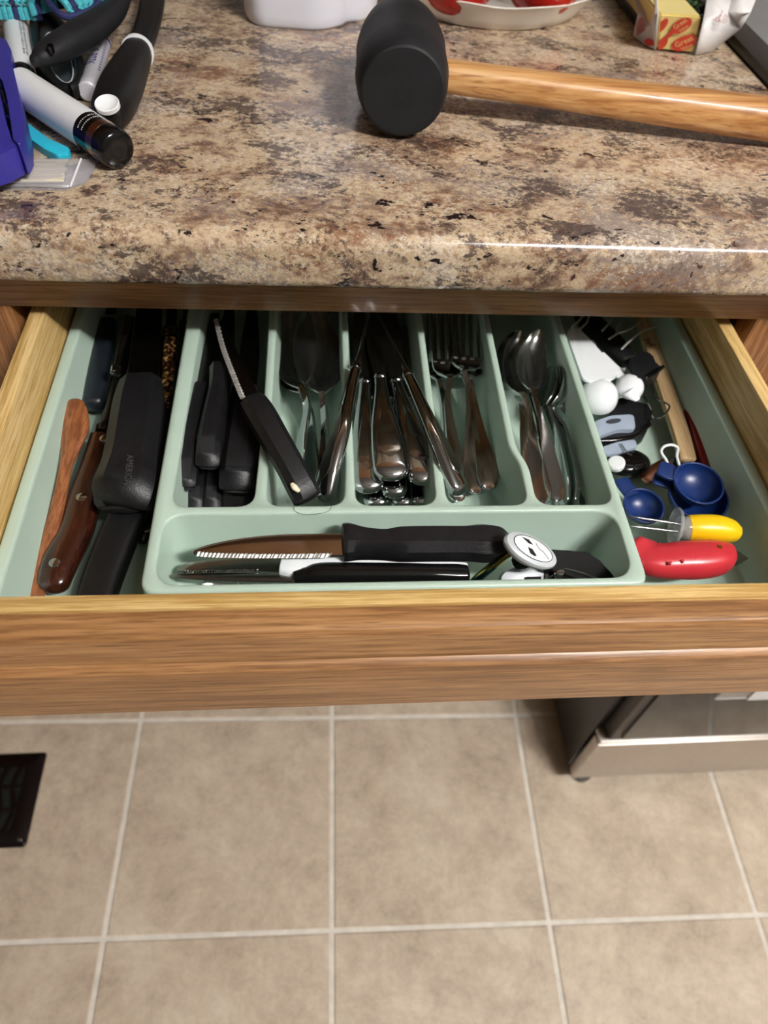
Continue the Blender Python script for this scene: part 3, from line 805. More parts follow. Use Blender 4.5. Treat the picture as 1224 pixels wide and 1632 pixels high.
# ================================================================== FRONT COMPARTMENT
knife('serrated_knife', 'black handled serrated steel knife lying across the front compartment', None,
      [(805, 867, .791, .0072, .006), (790, 866, .793, .0098, .0095), (770, 866, .794, .0110, .010), (740, 866, .794, .0098, .010), (690, 866, .794, .0098, .010), (640, 867, .794, .0096, .010), (612, 868, .794, .0080, .0095), (580, 866, .794, .0088, .0095), (556, 864, .794, .0108, .010), (547, 864, .794, .0106, .0095)],
      [(546, 868, .794, .0084, .0010), (500, 869, .794, .0084, .0010), (440, 870, .793, .0082, .0010), (380, 873, .792, .0066, .0009), (335, 877, .791, .0042, .0008), (309, 880, .790, .0016, .0006)], M['black2'], M['steel'], prof='oct',
      serr=(-1, .0026, M['grind'], .10, .93, 34), cap=.001, blade_e=3)
rt, h = knife('small_knife', 'white handled serrated knife under the black handled one in the front compartment', None,
      [(735, 902, .780, .0055, .005), (690, 901, .781, .0068, .0055), (600, 902, .781, .0072, .006), (520, 903, .781, .0076, .006), (470, 903, .781, .0078, .006), (449, 901, .781, .0068, .005)],
      [(446, 899, .781, .0058, .0009), (400, 898, .780, .0056, .0009), (340, 901, .779, .0048, .0008), (300, 905, .778, .0034, .0008), (283, 909, .777, .0012, .0006)], M['whiteg'], M['steel_b'], e=3,
      serr=(-1, .0012, M['satin'], .2, .95, 30), blade_e=3)
knife('fillet_knife', 'slim knife with round glossy black handle beside the drawer front', None,
      [(743, 917, .783, .0062, .0062), (725, 917, .783, .0068, .0068), (690, 916, .784, .0064, .0066), (640, 915, .784, .0066, .0066), (560, 915, .784, .0068, .0068), (510, 915, .784, .0066, .0066), (490, 917, .783, .0050, .0052), (470, 920, .782, .0038, .004)],
      [(466, 921, .781, .0026, .0008), (400, 920, .779, .0030, .0008), (330, 919, .777, .0026, .0007), (273, 918, .776, .0010, .0006)], M['blackg'], M['steel_b'], e=2.2, cap=.002, blade_e=3)
spoon('small steel spoon lowest at the front of the front compartment', None, [(478, 936, .770, 30), (440, 939, .768, 30), (410, 940, .766, 30), (385, 939, .766, 25)],
      [(385, 939, .766, 20), (365, 938, .764, 15), (345, 936, .763, 15), (322, 932, .763, 15)], .004, .008, 'dessert_spoon', .004)
rws = rows_px([(744, 938, .768, .0026, .0016), (768, 916, .778, .0027, .0016), (790, 898, .787, .0027, .0016), (812, 880, .795, .0026, .0016)])
rb = thing('rainbow_straw', 'thin rainbow coloured metal bar slanting in the front compartment', 'straw', rws[0][:3])
loft('bar', rws, M['irid'], rb, e=3, n=10)
# can opener
oc = P(846, 877, .806)
co = thing('can_opener', 'can opener with white oval cap and black handles in the front compartment', 'can opener', oc)
cu = (P(882, 893, .798) - P(810, 860, .812)); cu = cu.normalized(); cv = Vector((0, 0, 1)).cross(cu); cv = (cv + Vector((0, -.0, .05))).normalized(); cv = (cv - cu * cv.dot(cu)).normalized(); cn = cu.cross(cv).normalized()
if cn.z < 0: cn = -cn
def disc(name, o, u, v, n_, a, b, prof, m, parent, k=36):
    V = []; F = []
    for d, s in prof:
        for i in range(k):
            q = 2 * PI * i / k; V.append(o + u * (a * s * math.cos(q)) + v * (b * s * math.sin(q)) + n_ * d)
    for j in range(len(prof) - 1):
        for i in range(k): F.append((j * k + i, j * k + (i + 1) % k, (j + 1) * k + (i + 1) % k, (j + 1) * k + i))
    F.append(tuple(range(k))); F.append(tuple(range((len(prof) - 1) * k, len(prof) * k)))
    return mesh_ob(name, V, F, m, parent, loc=o, ang=40)
disc('cap', oc, cu, cv, cn, .0185, .0098, [(-.006, .72), (-.003, .95), (-.0005, 1), (.0012, .96), (.002, .85), (.0022, .72)], M['greyp'], co)
disc('cap_face', oc + cn * .0021, cu, cv, cn, .0135, .0070, [(0, 1), (.0003, 1), (.0004, .98)], M['whiteg'], co)
ringp = [oc + cn * .0025 + cu * (.0137 * math.cos(q)) + cv * (.0071 * math.sin(q)) for q in [2 * PI * i / 28 for i in range(29)]]
loft('logo_ring', [tuple(p) + (.0002, .0002) for p in ringp], M['blackink'], co, e=2, n=6, sub=1)
def logo(pts):
    return [oc + cn * .0027 + cu * x + cv * y for x, y in pts]
mesh_ob('logo_mark', logo([(-.0085, .0042), (-.0035, .0044), (-.0005, .0022), (-.0035, .0018)]), [(0, 1, 2, 3)], M['blackink'], co)
mesh_ob('logo_mark', logo([(-.0040, -.0008), (-.0008, -.0010), (.0022, -.0042), (.0005, -.0052), (-.0025, -.0044)]), [(0, 1, 2, 3, 4)], M['blackink'], co)
loft('logo_line', [tuple(oc + cn * .0026 + cu * x + cv * y) + (.00018, .00015) for x, y in ((.0015, .0042), (.004, .0015), (.007, .0005), (.011, -.0028))], M['blackink'], co, e=2, n=6)
hp = [P(866, 874, .797), P(905, 877, .795), P(936, 879, .792), P(956, 893, .788), P(975, 912, .782), P(987, 930, .776), P(975, 940, .772), P(930, 926, .781), P(893, 912, .787), P(868, 906, .790)]
V = hp + [p + Vector((0, .002, -.006)) for p in hp]; n = len(hp)
bm = bmesh.new(); vs = [bm.verts.new(v) for v in V]
bm.faces.new(vs[:n]); bm.faces.new(vs[n:])
for i in range(n): bm.faces.new((vs[i], vs[(i + 1) % n], vs[n + (i + 1) % n], vs[n + i]))
bmesh.ops.bevel(bm, geom=bm.edges[:], offset=.0009, segments=2, affect='EDGES')
bm_ob('handle', bm, M['blackg2'], co, ang=30)
loft('handle', rows_px([(868, 916, .779, .004, .004), (900, 922, .775, .006, .004), (940, 930, .770, .006, .004), (975, 936, .766, .005, .0035)]), M['blackg'], co, e=3, cap1=.003)
wire('metal_edge', [P(893, 905, .788), P(925, 913, .785), (P(962, 926, .780))], .0008, M['steel'], co)
revolve('pivot', [(0, .002), (.003, .0032), (.006, .0034), (.0075, .0025), (.008, .001)], P(888, 922, .780), (0, 0, 1), M['steel'], co, 20)
revolve('gear', [(0, .0055), (.006, .006), (.008, .004)], P(827, 897, .785), cn, M['blackg'], co, 14)
ko = P(832, 921, .776)
disc('turning_knob', ko, Vector((1, .1, 0)).normalized(), Vector((-.1, .8, .5)).normalized(), Vector((0, -.5, .85)).normalized(), .0150, .0075, [(-.004, .9), (0, 1), (.003, .92), (.004, .7)], M['greyp'], co)
box('knob_slot', P(852, 926, .781).x - .0045, P(852, 926, .781).x + .0045, P(852, 926, .781).y - .003, P(852, 926, .781).y + .003, .7775, .7815, M['blackink'], co, .0004)
wire('spring', [P(862, 930, .784), P(872, 922, .786), P(880, 917, .787)], .0006, M['steel'], co)
hair = wire('hair_strand', [P(468, 806, .8003), P(471, 815, .8003), P(490, 820, .8003), P(520, 816, .8003), P(528, 807, .8003), P(530, 790, .8001)], .00012, M['blackink'], None, n=5)
tag(hair, 'single dark hair lying on the green tray ridge', 'hair')
# ================================================================== RIGHT COMPARTMENT
WS = 'white measuring spoons in the right compartment'
def dome(root, c, r, h, m, ax=(0, 0, 1), name='bowl'):
    prof = [(h * math.sin(math.radians(q)), r * math.cos(math.radians(q))) for q in range(0, 90, 8)] + [(h, .0)]
    return revolve(name, [(-.0008, r)] + prof, c, ax, m, root, 36, 60)
c = P(953, 634, .772); r = thing('measuring_spoon', 'white plastic spoon with the larger round bowl upside down beside the central tray', 'spoon', c, WS)
dome(r, c, .0148, .0155, M['whiteg'], (-.1, -.25, 1))
slab('handle', [(902, 528), (917, 518), (940, 540), (962, 565), (990, 592), (975, 604), (930, 606)], .7835, .7865, M['whiteg'], r, .005, .0008)
c = P(1003, 618, .776); r = thing('measuring_spoon', 'white plastic spoon with the smaller round bowl upside down', 'spoon', c, WS)
dome(r, c, .0108, .0105, M['whiteg'], (.05, -.25, 1))
loft('handle', rows_px([(1000, 605, .779, .005, .0013), (980, 590, .780, .0055, .0013), (955, 565, .781, .005, .0012)]), M['white'], r, e=3.5)
loft('pour_lip', rows_px([(1004, 622, .780, .0085, .005), (1010, 630, .778, .0062, .003), (1016, 637, .7765, .0030, .0012)]), M['whiteg'], r, e=2.2, cap1=.0008)
# black gadget with grey translucent guard
c = P(1005, 665, .765); r = thing('vegetable_chopper', 'angular black gadget with smoky grey blade guard beneath the white spoons', 'gadget', c)
slab('body', [(988, 632), (1012, 638), (1040, 648), (1038, 668), (1030, 690), (985, 704), (958, 706), (955, 690), (968, 665)], .754, .766, M['black2'], r, .003, .001)
slab('blade_guard', [(946, 672), (975, 662), (1010, 660), (1013, 684), (985, 684), (950, 696)], .7665, .7705, M['smoke'], r, .003, .0006)
disc('slot', P(978, 671, .7709), Vector((1, .25, 0)).normalized(), Vector((-.25, 1, 0)).normalized(), Vector((0, 0, 1)), .0062, .0022, [(-.0008, 1), (.0002, 1)], M['dgrey'], r)
loft('rim', rows_px([(955, 703, .7665, .0018, .0018), (985, 701, .7665, .0026, .0026), (1012, 694, .7665, .002, .002), (1036, 676, .7665, .0016, .0016)]), M['blackg'], r, e=2.4)
# black oval with white disc
c = P(1000, 740, .760); r = thing('bottle_stopper', 'glossy black oval gadget with a white round button in the right compartment', 'gadget', c)
disc('body', c, Vector((1, .05, 0)).normalized(), Vector((-.05, 1, 0)).normalized(), Vector((0, 0, 1)), .0165, .0120, [(-.006, .8), (-.003, .97), (.001, 1), (.004, .95), (.006, .8), (.0065, .5)], M['blackg'], r)
revolve('button', [(0, .0062), (.003, .0062), (.0042, .0052), (.0045, .003)], P(982, 741, .764), (-.35, -.1, 1), M['white'], r, 24)
slab('clip_tab', [(960, 712), (985, 704), (1012, 700), (1016, 712), (985, 722), (965, 724)], .7655, .7685, M['smoke'], r, .002, .0005)
wire('hinge_pin', [P(990, 708, .770), P(1000, 722, .770), P(1006, 725, .769)], .0006, M['steel'], r)
# black clip with wire arms
c = P(1028, 580, .770); r = thing('bag_clip', 'black clip with bent wire loop lying against the wooden stick', 'clip', c)
slab('clip_body', [(998, 585), (1006, 572), (1028, 559), (1040, 565), (1046, 580), (1056, 585), (1036, 598), (1012, 604)], .772, .786, M['black2'], r, .0015, .0008)
loft('clip_spine', rows_px([(1030, 602, .786, .0016, .0014), (1044, 594, .787, .0018, .0016), (1057, 584, .787, .0014, .0012)]), M['blackg'], r, e=3)
wire('wire_arm', [P(1036, 598, .780), P(1041, 620, .779), P(1046, 636, .778), (P(1058, 641, .778)), P(1067, 648, .778), P(1060, 660, .776), P(1048, 667, .774), P(1040, 664, .772), P(1038, 652, .770), P(1026, 632, .769)], .00075, M['steel'], r)
# wooden stick
rws = rows_px([(1095, 733, .763, .0062, .0032), (1084, 690, .764, .0064, .0032), (1062, 625, .766, .0064, .0032), (1040, 560, .768, .0064, .0032), (1024, 505, .769, .006, .0045)])
ws = thing('wooden_stick', 'pale flat wooden stick with a burnt mark along the right compartment', 'stick', rws[0][:3])
loft('blade', rws, M['stick'], ws, e=6, n=16, cap0=.002)
o = P(1034, 545, .7732)
for k, (a, b) in enumerate((((-.004, .003), (.002, .004)), ((.000, .004), (.001, -.005)), ((-.003, -.001), (.003, -.002)), ((.002, -.003), (.005, -.004)))):
    loft('burnt_mark', [(o.x + a[0], o.y + a[1], .7730, .0005, .0003), (o.x + b[0], o.y + b[1], .7730, .0005, .0003)], M['walnut'], ws, e=2, n=6, sub=2)
# red handle by the right wall
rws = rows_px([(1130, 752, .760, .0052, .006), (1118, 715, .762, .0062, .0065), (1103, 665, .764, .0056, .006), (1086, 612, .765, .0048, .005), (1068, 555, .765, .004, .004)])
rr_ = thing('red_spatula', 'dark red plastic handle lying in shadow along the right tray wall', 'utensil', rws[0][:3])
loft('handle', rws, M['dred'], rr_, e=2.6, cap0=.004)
loft('shaft', rows_px([(1068, 555, .765, .0025, .0025), (1052, 500, .766, .0025, .0025)]), M['steel_d'], rr_, e=2)
# binder clip
c = P(1088, 738, .757); r = thing('binder_clip', 'small black binder clip with a white wire loop in front of the wooden stick', 'clip', c)
prism('clip_body', [(c.y - .0055, .7505), (c.y + .0055, .7505), (c.y + .0012, .762), (c.y - .0012, .762)], 'x', c.x - .0085, c.x + .010, M['blackg'], r, .0006)
wire('wire_loop', [P(1066, 746, .763), P(1062, 734, .768), P(1054, 721, .773), P(1058, 712, .776), P(1070, 709, .777), P(1080, 714, .776), P(1079, 728, .771), P(1084, 746, .764)], .0010, M['whiteg'], r)
wire('wire_loop', [P(1080, 738, .7625), P(1094, 733, .763), P(1106, 734, .763), P(1100, 741, .7625), P(1086, 742, .7625)], .0008, M['steel'], r)
rws = rows_px([(1030, 764, .757, .005, .002), (1048, 750, .759, .0062, .002), (1066, 738, .760, .005, .002)])
bo = thing('bottle_opener', 'small brown metal blade next to the blue measuring spoon handle', 'opener', rws[0][:3])
loft('blade', rws, M['copper'], bo, e=3, cap0=.003)
# blue measuring spoons
BS = 'navy measuring spoons in the right compartment'
def cup(label, c, r, h, hpx, hz, tilt=(0, -.12, 1)):
    root = thing('measuring_spoon', label, 'spoon', c, BS)
    t = .0011
    prof = []
    for q in range(88, -1, -8): prof.append((-h * math.sin(math.radians(q)) , r * math.cos(math.radians(q))))
    prof += [(.0008, r + .0004), (.0012, r - t * .5), (.0008, r - t)]
    for q in range(0, 89, 8): prof.append((-(h - t) * math.sin(math.radians(q)), (r - t) * math.cos(math.radians(q))))
    revolve('bowl', prof, c, tilt, M['blue'], root, 40, 60)
    loft('handle', rows_px(hpx), M['blue'], root, e=5, n=16, cap1=.0015)
    return root
cup('largest navy blue measuring spoon, under the other blue spoon', P(1113, 790, .772), .0205, .0145, [(1080, 776, .771, .0055, .0012), (1062, 768, .771, .006, .0012), (1044, 762, .771, .006, .0012)], 0)
cup('navy blue measuring spoon stacked on the largest one', P(1113, 770, .7795), .0170, .0125, [(1082, 760, .779, .0055, .0014), (1066, 752, .779, .0075, .0014), (1052, 746, .779, .0070, .0014)], 0)
cup('smallest navy blue measuring spoon beside the central tray', P(1026, 806, .768), .0138, .0110, [(1008, 790, .768, .0055, .0013), (999, 778, .768, .0058, .0013), (990, 765, .768, .0055, .0013)], 0)
# yellow corn holder
c = P(1098, 842, .779); r = thing('corn_holder', 'yellow corn holder with clear guard and two steel prongs', 'corn holder', c)
loft('handle', rows_px([(1098, 841, .779, .0080, .0080), (1115, 841, .780, .0084, .0084), (1140, 842, .780, .0086, .0086), (1160, 846, .779, .0078, .008), (1170, 850, .778, .006, .0064)]), M['yellow'], r, e=2.2, n=22, cap1=.004, cap0=.0006)
ax = (P(1073, 838, .779) - P(1098, 842, .779)).normalized()
revolve('collar', [(-.001, .0072), (.001, .0078), (.004, .0074), (.0075, .0068)], c, ax, M['clear'], r, 28)
revolve('guard', [(.0072, .006), (.0075, .0118), (.0085, .0126), (.0096, .0122), (.0098, .005)], c, ax, M['clear'], r, 32)
for a, b in (((1075, 834, .782), (1004, 823, .783)), ((1070, 846, .777), (1000, 838, .778))):
    p, q = P(*a), P(*b); d = (q - p)
    revolve('prong', [(-.004, .0008), (d.length - .008, .0008), (d.length - .002, .0004), (d.length, .0001)], p, d, M['steel'], r, 10)
# red huller
c = P(1035, 888, .775); r = thing('strawberry_huller', 'red plastic handled tool with pointed steel tip at the drawer front', 'utensil', c)
loft('handle', rows_px([(1012, 868, .779, .0072, .006), (1024, 880, .777, .0110, .007), (1038, 890, .776, .0118, .0085), (1058, 894, .776, .0112, .0095), (1080, 893, .776, .0120, .0105), (1110, 892, .776, .0124, .011), (1140, 889, .776, .0115, .0105), (1158, 886, .776, .0088, .0085), (1165, 886, .776, .0070, .0072)]), M['red'], r, e=2.4, n=22, cap0=.003, cap1=.001)
tip = P(1165, 886, .776); ax = P(1194, 887, .776) - tip
V = []; F = []
axn = ax.normalized(); s = axn.cross(Vector((0, 0, 1))).normalized(); t = Vector((0, 0, 1))
for d, rad in ((-.002, .0062), (.002, .0062), (.006, .0045), (.0095, .0022), (.0125, .0002)):
    for k in range(9):
        q = PI * k / 8; V.append(tip + axn * d + s * (rad * math.cos(q)) + t * (rad * .9 * math.sin(q) - .002))
for i in range(4):
    for k in range(8): F.append((i * 9 + k, i * 9 + k + 1, i * 9 + 10 + k, i * 9 + 9 + k))
o = mesh_ob('pointed_tip', V, F, M['steel'], r); md = o.modifiers.new('solid', 'SOLIDIFY'); md.thickness = .0006
revolve('rivet', [(-.002, .0016), (.0006, .0016), (.0008, .0008)], P(1147, 872, .7865), (0, .25, 1), M['brass'], r, 16)
for a, b in ((1088, 894), (1068, 897), (1110, 889), (1127, 886)):
    revolve('grip_dot', [(-.001, .0011), (.0004, .0010), (.0007, .0005)], P(a, b, .7858), (0, 0, 1), M['red'], r, 12)
# dark utensil with wires
c = P(975, 555, .765); r = thing('wire_whisk', 'dark utensil with splayed curved steel wires at the back of the right compartment', 'whisk', c)
loft('body', rows_px([(1000, 575, .768, .008, .006), (975, 550, .769, .011, .007), (950, 525, .770, .011, .007), (930, 500, .770, .009, .006)]), M['black'], r, e=3, cap0=.004)
for pts in ([(991, 556, .790), (1004, 543, .791), (1024, 527, .792), (1036, 523, .791), (1047, 519, .789)], [(971, 540, .788), (985, 531, .789), (995, 528, .790), (1008, 522, .789), (1020, 512, .787)],
            [(938, 555, .781), (944, 543, .782), (952, 560, .780)], [(960, 527, .787), (970, 516, .788), (976, 506, .787)], [(982, 533, .785), (985, 520, .786), (990, 512, .785)], [(925, 524, .788), (935, 514, .788), (938, 505, .787)],
            [(912, 520, .787), (922, 512, .788), (930, 502, .787)]):
    wire('wire', [P(*q) for q in pts], .0009, M['grind'], r)
# ================================================================== COUNTER ITEMS
# mallet
fc = Vector((.0585, .5050, .9415)); ax = Vector((.06, .998, 0)).normalized()
ml = thing('rubber_mallet', 'black rubber mallet with varnished wooden handle lying on the counter', 'mallet', (fc.x, fc.y, .91))
revolve('head', [(0, 0.00100), (.0, 0.02614), (.0008, 0.02749), (.0025, 0.02846), (.012, 0.03020), (.026, 0.03146), (.030, 0.03117), (.060, 0.03117), (.064, 0.03146), (.078, 0.03020), (.088, 0.02846), (.0897, 0.02749), (.0905, 0.02614), (.0905, 0.00100)], fc, ax, M['rubber'], ml, 64, 22)
hs = fc + ax * .045 + Vector((0, 0, -.003)); he = P(1224, 190, .927); hd = (he - hs).normalized()
rows = []
for d, a, b in ((.02, .0100, .0100), (.05, .0102, .0102), (.10, .0108, .0109), (.17, .0120, .0122), (.25, .0134, .0136), (.34, .0138, .0140)):
    p = hs + hd * d; rows.append((p.x, p.y, p.z, b, a))
loft('handle', rows, M['hickory'], ml, e=2.5, n=28, cap1=.008)
# milk jug
jg = thing('plastic_jug', 'milky white plastic jug standing at the back of the counter', 'jug', (0, .74, .91))
out = rp([(-.057, .716), (-.046, .700), (.006, .697), (.027, .712), (.031, .722), (.047, .727), (.058, .745), (.058, .815), (-.058, .815)], [.012, .02, .03, .014, .006, .014, .02, .03, .03], 6)
V = []; F = []; cx, cy = 0, .757
lv = [(.9115, .955), (.910, .93), (.9125, .975), (.918, .995), (.926, 1.0), (1.02, 1.0), (1.06, .93), (1.09, .6), (1.11, .3), (1.13, .28)]
lv = [(.910, .94), (.9108, .965), (.913, .985), (.919, 1.0), (.94, 1.005), (1.02, 1.0), (1.06, .93), (1.09, .6), (1.11, .3), (1.13, .28)]
for z, s in lv:
    for x, y in out: V.append((cx + (x - cx) * s, cy + (y - cy) * s, z))
n = len(out)
for i in range(len(lv) - 1):
    for k in range(n): F.append((i * n + k, i * n + (k + 1) % n, (i + 1) * n + (k + 1) % n, (i + 1) * n + k))
F.append(tuple(range(n))); F.append(tuple(range((len(lv) - 1) * n, len(lv) * n)))
mesh_ob('body', V, F, M['jug'], jg, ang=60)
revolve('cap', [(0, .019), (.012, .019), (.014, .017)], (cx, cy, 1.128), (0, 0, 1), M['blue'], jg, 32)
# plate with tomatoes
pc = Vector((.163, .802, .91))
pl = thing('serving_plate', 'white scalloped china plate holding red tomatoes at the back of the counter', 'plate', pc)
V = []; F = []; n = 72
prof = [(.0, .0), (.076, .0), (.079, .0012), (.084, .008), (.091, .0178), (.0945, .0215), (.0955, .0225), (.0945, .0232), (.089, .0195), (.081, .0095), (.073, .0042), (0, .0035)]
for rd, z in prof:
    for k in range(n):
        q = 2 * PI * k / n; sc = 1 + (.025 * math.cos(10 * q) + .008 * math.cos(5 * q + 1)) * (rd / .0955) ** 4
        V.append(pc + Vector((rd * sc * 1.12 * math.cos(q), rd * sc * math.sin(q), z + .0012 * math.cos(10 * q) * (rd / .0955) ** 6)))
for i in range(len(prof) - 1):
    for k in range(n): F.append((i * n + k, i * n + (k + 1) % n, (i + 1) * n + (k + 1) % n, (i + 1) * n + k))
mesh_ob('dish', V, F, M['china'], pl, ang=60)
for lab, cx, cy, rd in (('red tomato at the left on the white plate', .126, .745, .034), ('red tomato at the right on the white plate', .204, .752, .034)):
    tm = thing('tomato', lab, 'tomato', (cx, cy, .9143), 'tomatoes on the plate')
    prof = []
    for q in range(-88, 89, 11):
        a = math.radians(q); prof.append((rd * .86 * (1 + math.sin(a)) - (.004 if q > 70 else 0), rd * math.cos(a) ** .9))
    revolve('fruit', prof, (cx, cy, .9143), (0, 0, 1), M['tomato'], tm, 36, 70)
    for k in range(5):
        q = k * 2 * PI / 5
        loft('sepal', [(cx, cy, .9143 + rd * 1.66, .002, .0006), (cx + .008 * math.cos(q), cy + .008 * math.sin(q), .9155 + rd * 1.72, .0022, .0005), (cx + .016 * math.cos(q), cy + .016 * math.sin(q), .9143 + rd * 1.66, .0006, .0004)], M['herb'], tm, e=2, n=6, sub=3)
# butter in its wrapper
bt = thing('butter_stick', 'opened stick of butter in a red printed white wrapper by the range', 'butter', P(1075, 84, .911))
fl, fr_, bl, br_ = P(1047, 79, .9112), P(1106, 85, .9112), P(1052, 22, .9425), P(1119, 26, .9425)
y1 = .80
bk = [Vector((fl.x, y1, .9112)), Vector((fr_.x, y1, .9112)), Vector((bl.x + .0, y1, .9425)), Vector((br_.x + .0, y1, .9425))]
V = [fl, fr_, br_, bl, bk[0], bk[1], bk[3], bk[2]]
bm = bmesh.new(); vs = [bm.verts.new(v) for v in V]
for f in ((0, 1, 2, 3), (4, 5, 6, 7), (0, 1, 5, 4), (3, 2, 6, 7), (0, 3, 7, 4), (1, 2, 6, 5)): bm.faces.new([vs[i] for i in f])
bmesh.ops.bevel(bm, geom=bm.edges[:], offset=.0015, segments=2, affect='EDGES')
bm_ob('butter', bm, M['butter'], bt)
lf = [P(1045, 80, .911), P(1049, 21, .9435), P(1046, -25, .947), P(1006, -25, .938), P(1017, 20, .928), P(1009, 57, .9115), P(1026, 70, .9112)]
ct = P(1036, 40, .924)
sheet('wrapper', [[lf[0], lf[1], ct], [lf[1], lf[2], P(1030, -10, .934), ct], [lf[2], lf[3], lf[4], P(1030, -10, .934)], [lf[4], lf[5], ct, P(1030, -10, .934)], [lf[5], lf[6], ct], [lf[6], lf[0], ct]], M['paper'], bt, .0005)
rf = [P(1108, 88, .911), P(1122, 26, .944), P(1130, -25, .948), P(1172, -25, .945), P(1214, -25, .955), P(1196, 20, .943), P(1180, 46, .925), P(1134, 82, .912)]
c1, c2 = P(1160, 20, .936), P(1128, 50, .930)
sheet('wrapper', [[rf[0], rf[1], c2], [rf[1], rf[2], c1, c2], [rf[2], rf[3], c1], [rf[3], rf[4], rf[5], c1], [rf[5], rf[6], c1], [rf[6], rf[7], c2, c1], [rf[7], rf[0], c2]], M['paper'], bt, .0005)
fu = (fr_ - fl).normalized(); fv = ((bl + br_) / 2 - (fl + fr_) / 2).normalized(); fn = fu.cross(fv).normalized()
if fn.y > 0: fn = -fn
W_, H_ = (fr_ - fl).length, ((bl + br_) / 2 - (fl + fr_) / 2).length
def face_pt(x, y, d=.0004): return fl + fu * (x * W_) + fv * (y * H_) + (fr_ - fl) * 0 + (bl - fl - fv * H_) * y * (1 - x) + fn * d
def oval(cx, cy, a, b, rot, m=None, d=.0005, clip=True):
    pts = []
    for k in range(28):
        q = 2 * PI * k / 28; x, y = a * math.cos(q), b * math.sin(q)
        x, y = x * math.cos(rot) - y * math.sin(rot), x * math.sin(rot) + y * math.cos(rot)
        X, Y = cx + x / W_, cy + y / H_
        if clip: X = min(max(X, .03), .99); Y = min(max(Y, .02), .98)
        pts.append(face_pt(X, Y, d))
    return mesh_ob('printed_oval', pts, [tuple(range(28))], m or M['redink'], bt)
oval(.70, .27, .0118, .0070, .62); oval(.56, .74, .0100, .0058, .80); oval(.12, .20, .0075, .0036, 1.1); oval(.08, .70, .0080, .0030, 1.1); oval(.30, .48, .0058, .0018, 1.0)
def ftext(s, size, cx, cy, rot, m, col='lettering'):
    c_, s_ = math.cos(rot), math.sin(rot)
    return text(col, s, size, lambda x, y: face_pt(cx + (x * c_ - y * s_) / W_, cy + (x * s_ + y * c_) / H_, .0009), m, bt)
ftext('Great', .0072, .68, .32, .62, M['butter']); ftext('Value', .0048, .78, .18, .62, M['butter'])
ftext('Great', .0056, .52, .80, .80, M['butter']); ftext('Value', .0042, .62, .68, .80, M['butter'])
# faded print on the right flap
def tri_pt(a, b, c_, u_, v_): return a + (b - a) * u_ + (c_ - a) * v_
for s, size, o, a, b in (('Great', .011, (1140, 30), (1152, -5), (1128, 20)), ('Value', .009, (1151, 36), (1163, 2), (1139, 27))):
    z0 = .9355; O = P(*o, z0); U = (P(*a, z0 + .004) - O).normalized(); Vv = (P(*b, z0 + .002) - O); Vv = (Vv - U * Vv.dot(U)).normalized()
    nn = U.cross(Vv); nn = nn if nn.z > 0 else -nn
    text('faded_lettering', s, size, lambda x, y: O + U * x + Vv * y + nn * .003, M['pink'], bt)
def flap_oval(tri, u0, v0, a, b, rot, m):
    A, B, D = [Vector(p) for p in tri]; nn = (B - A).cross(D - A).normalized()
    if nn.y > 0 and nn.z < .3: nn = -nn
    if nn.z < 0: nn = -nn
    U = (B - A).normalized(); Vv = nn.cross(U); o = A + (B - A) * u0 + (D - A) * v0 + nn * .0008
    pts = []
    for k in range(20):
        q = 2 * PI * k / 20; x, y = a * math.cos(q), b * math.sin(q)
        pts.append(o + U * (x * math.cos(rot) - y * math.sin(rot)) + Vv * (x * math.sin(rot) + y * math.cos(rot)))
    mesh_ob('faded_oval', pts, [tuple(range(20))], m, bt)
flap_oval((rf[0], rf[1], c2), .2, .45, .0065, .0035, .2, M['pink'])
flap_oval((rf[5], rf[6], c1), .3, .35, .0080, .0040, .5, M['pink'])
flap_oval((rf[3], rf[4], c1), .3, .3, .0080, .0040, 1.2, M['pink'])
flap_oval((lf[0], lf[1], ct), .45, .35, .0070, .0040, .3, M['pink'])
flap_oval((lf[4], lf[5], ct), .4, .45, .0080, .0050, .3, M['pink'])
flap_oval((lf[6], lf[0], ct), .4, .2, .0060, .0025, .1, M['redink'])
# range at the right
rg = thing('kitchen_range', 'stainless steel and black kitchen range standing right of the counter', 'range', (.70, .36, 0))
box('body', .386, 1.14, .374, 1.05, .035, .90, M['stove_black'], rg, .002)
box('storage_drawer', .384, 1.14, .349, .366, .045, .178, M['stainless'], rg, .003)
box('drawer_lip', .386, 1.138, .3505, .372, .178, .186, M['stainless'], rg, .002)
box('oven_door', .394, 1.13, .350, .372, .196, .76, M['door_edge'], rg, .002)
box('door_glass', .408, 1.116, .3465, .352, .205, .70, M['ovenglass'], rg, .001)
box('cooktop', .384, 1.14, .39, 1.06, .90, .914, M['cooktop'], rg, .002)
box('cooktop_rim', .3765, .402, .388, 1.06, .905, .9185, M['door_edge'], rg, .0015)
box('control_panel', .386, 1.138, .372, .39, .78, .90, M['stainless'], rg, .002)
loft('door_handle', [(.46, .322, .735, .009, .009), (1.06, .322, .735, .009, .009)], M['stainless'], rg, e=2.2, n=16, sub=3, cap0=.004, cap1=.004)
for x in (.49, 1.03): box('handle_mount', x - .01, x + .01, .322, .351, .728, .742, M['stainless'], rg, .002)
for x in (.415, 1.10):
    for y in (.372, 1.0):
        revolve('foot', [(0, .016), (.012, .017), (.014, .008), (.05, .008)], (x, y, 0), (0, 0, 1), M['stove_black'], rg, 20)
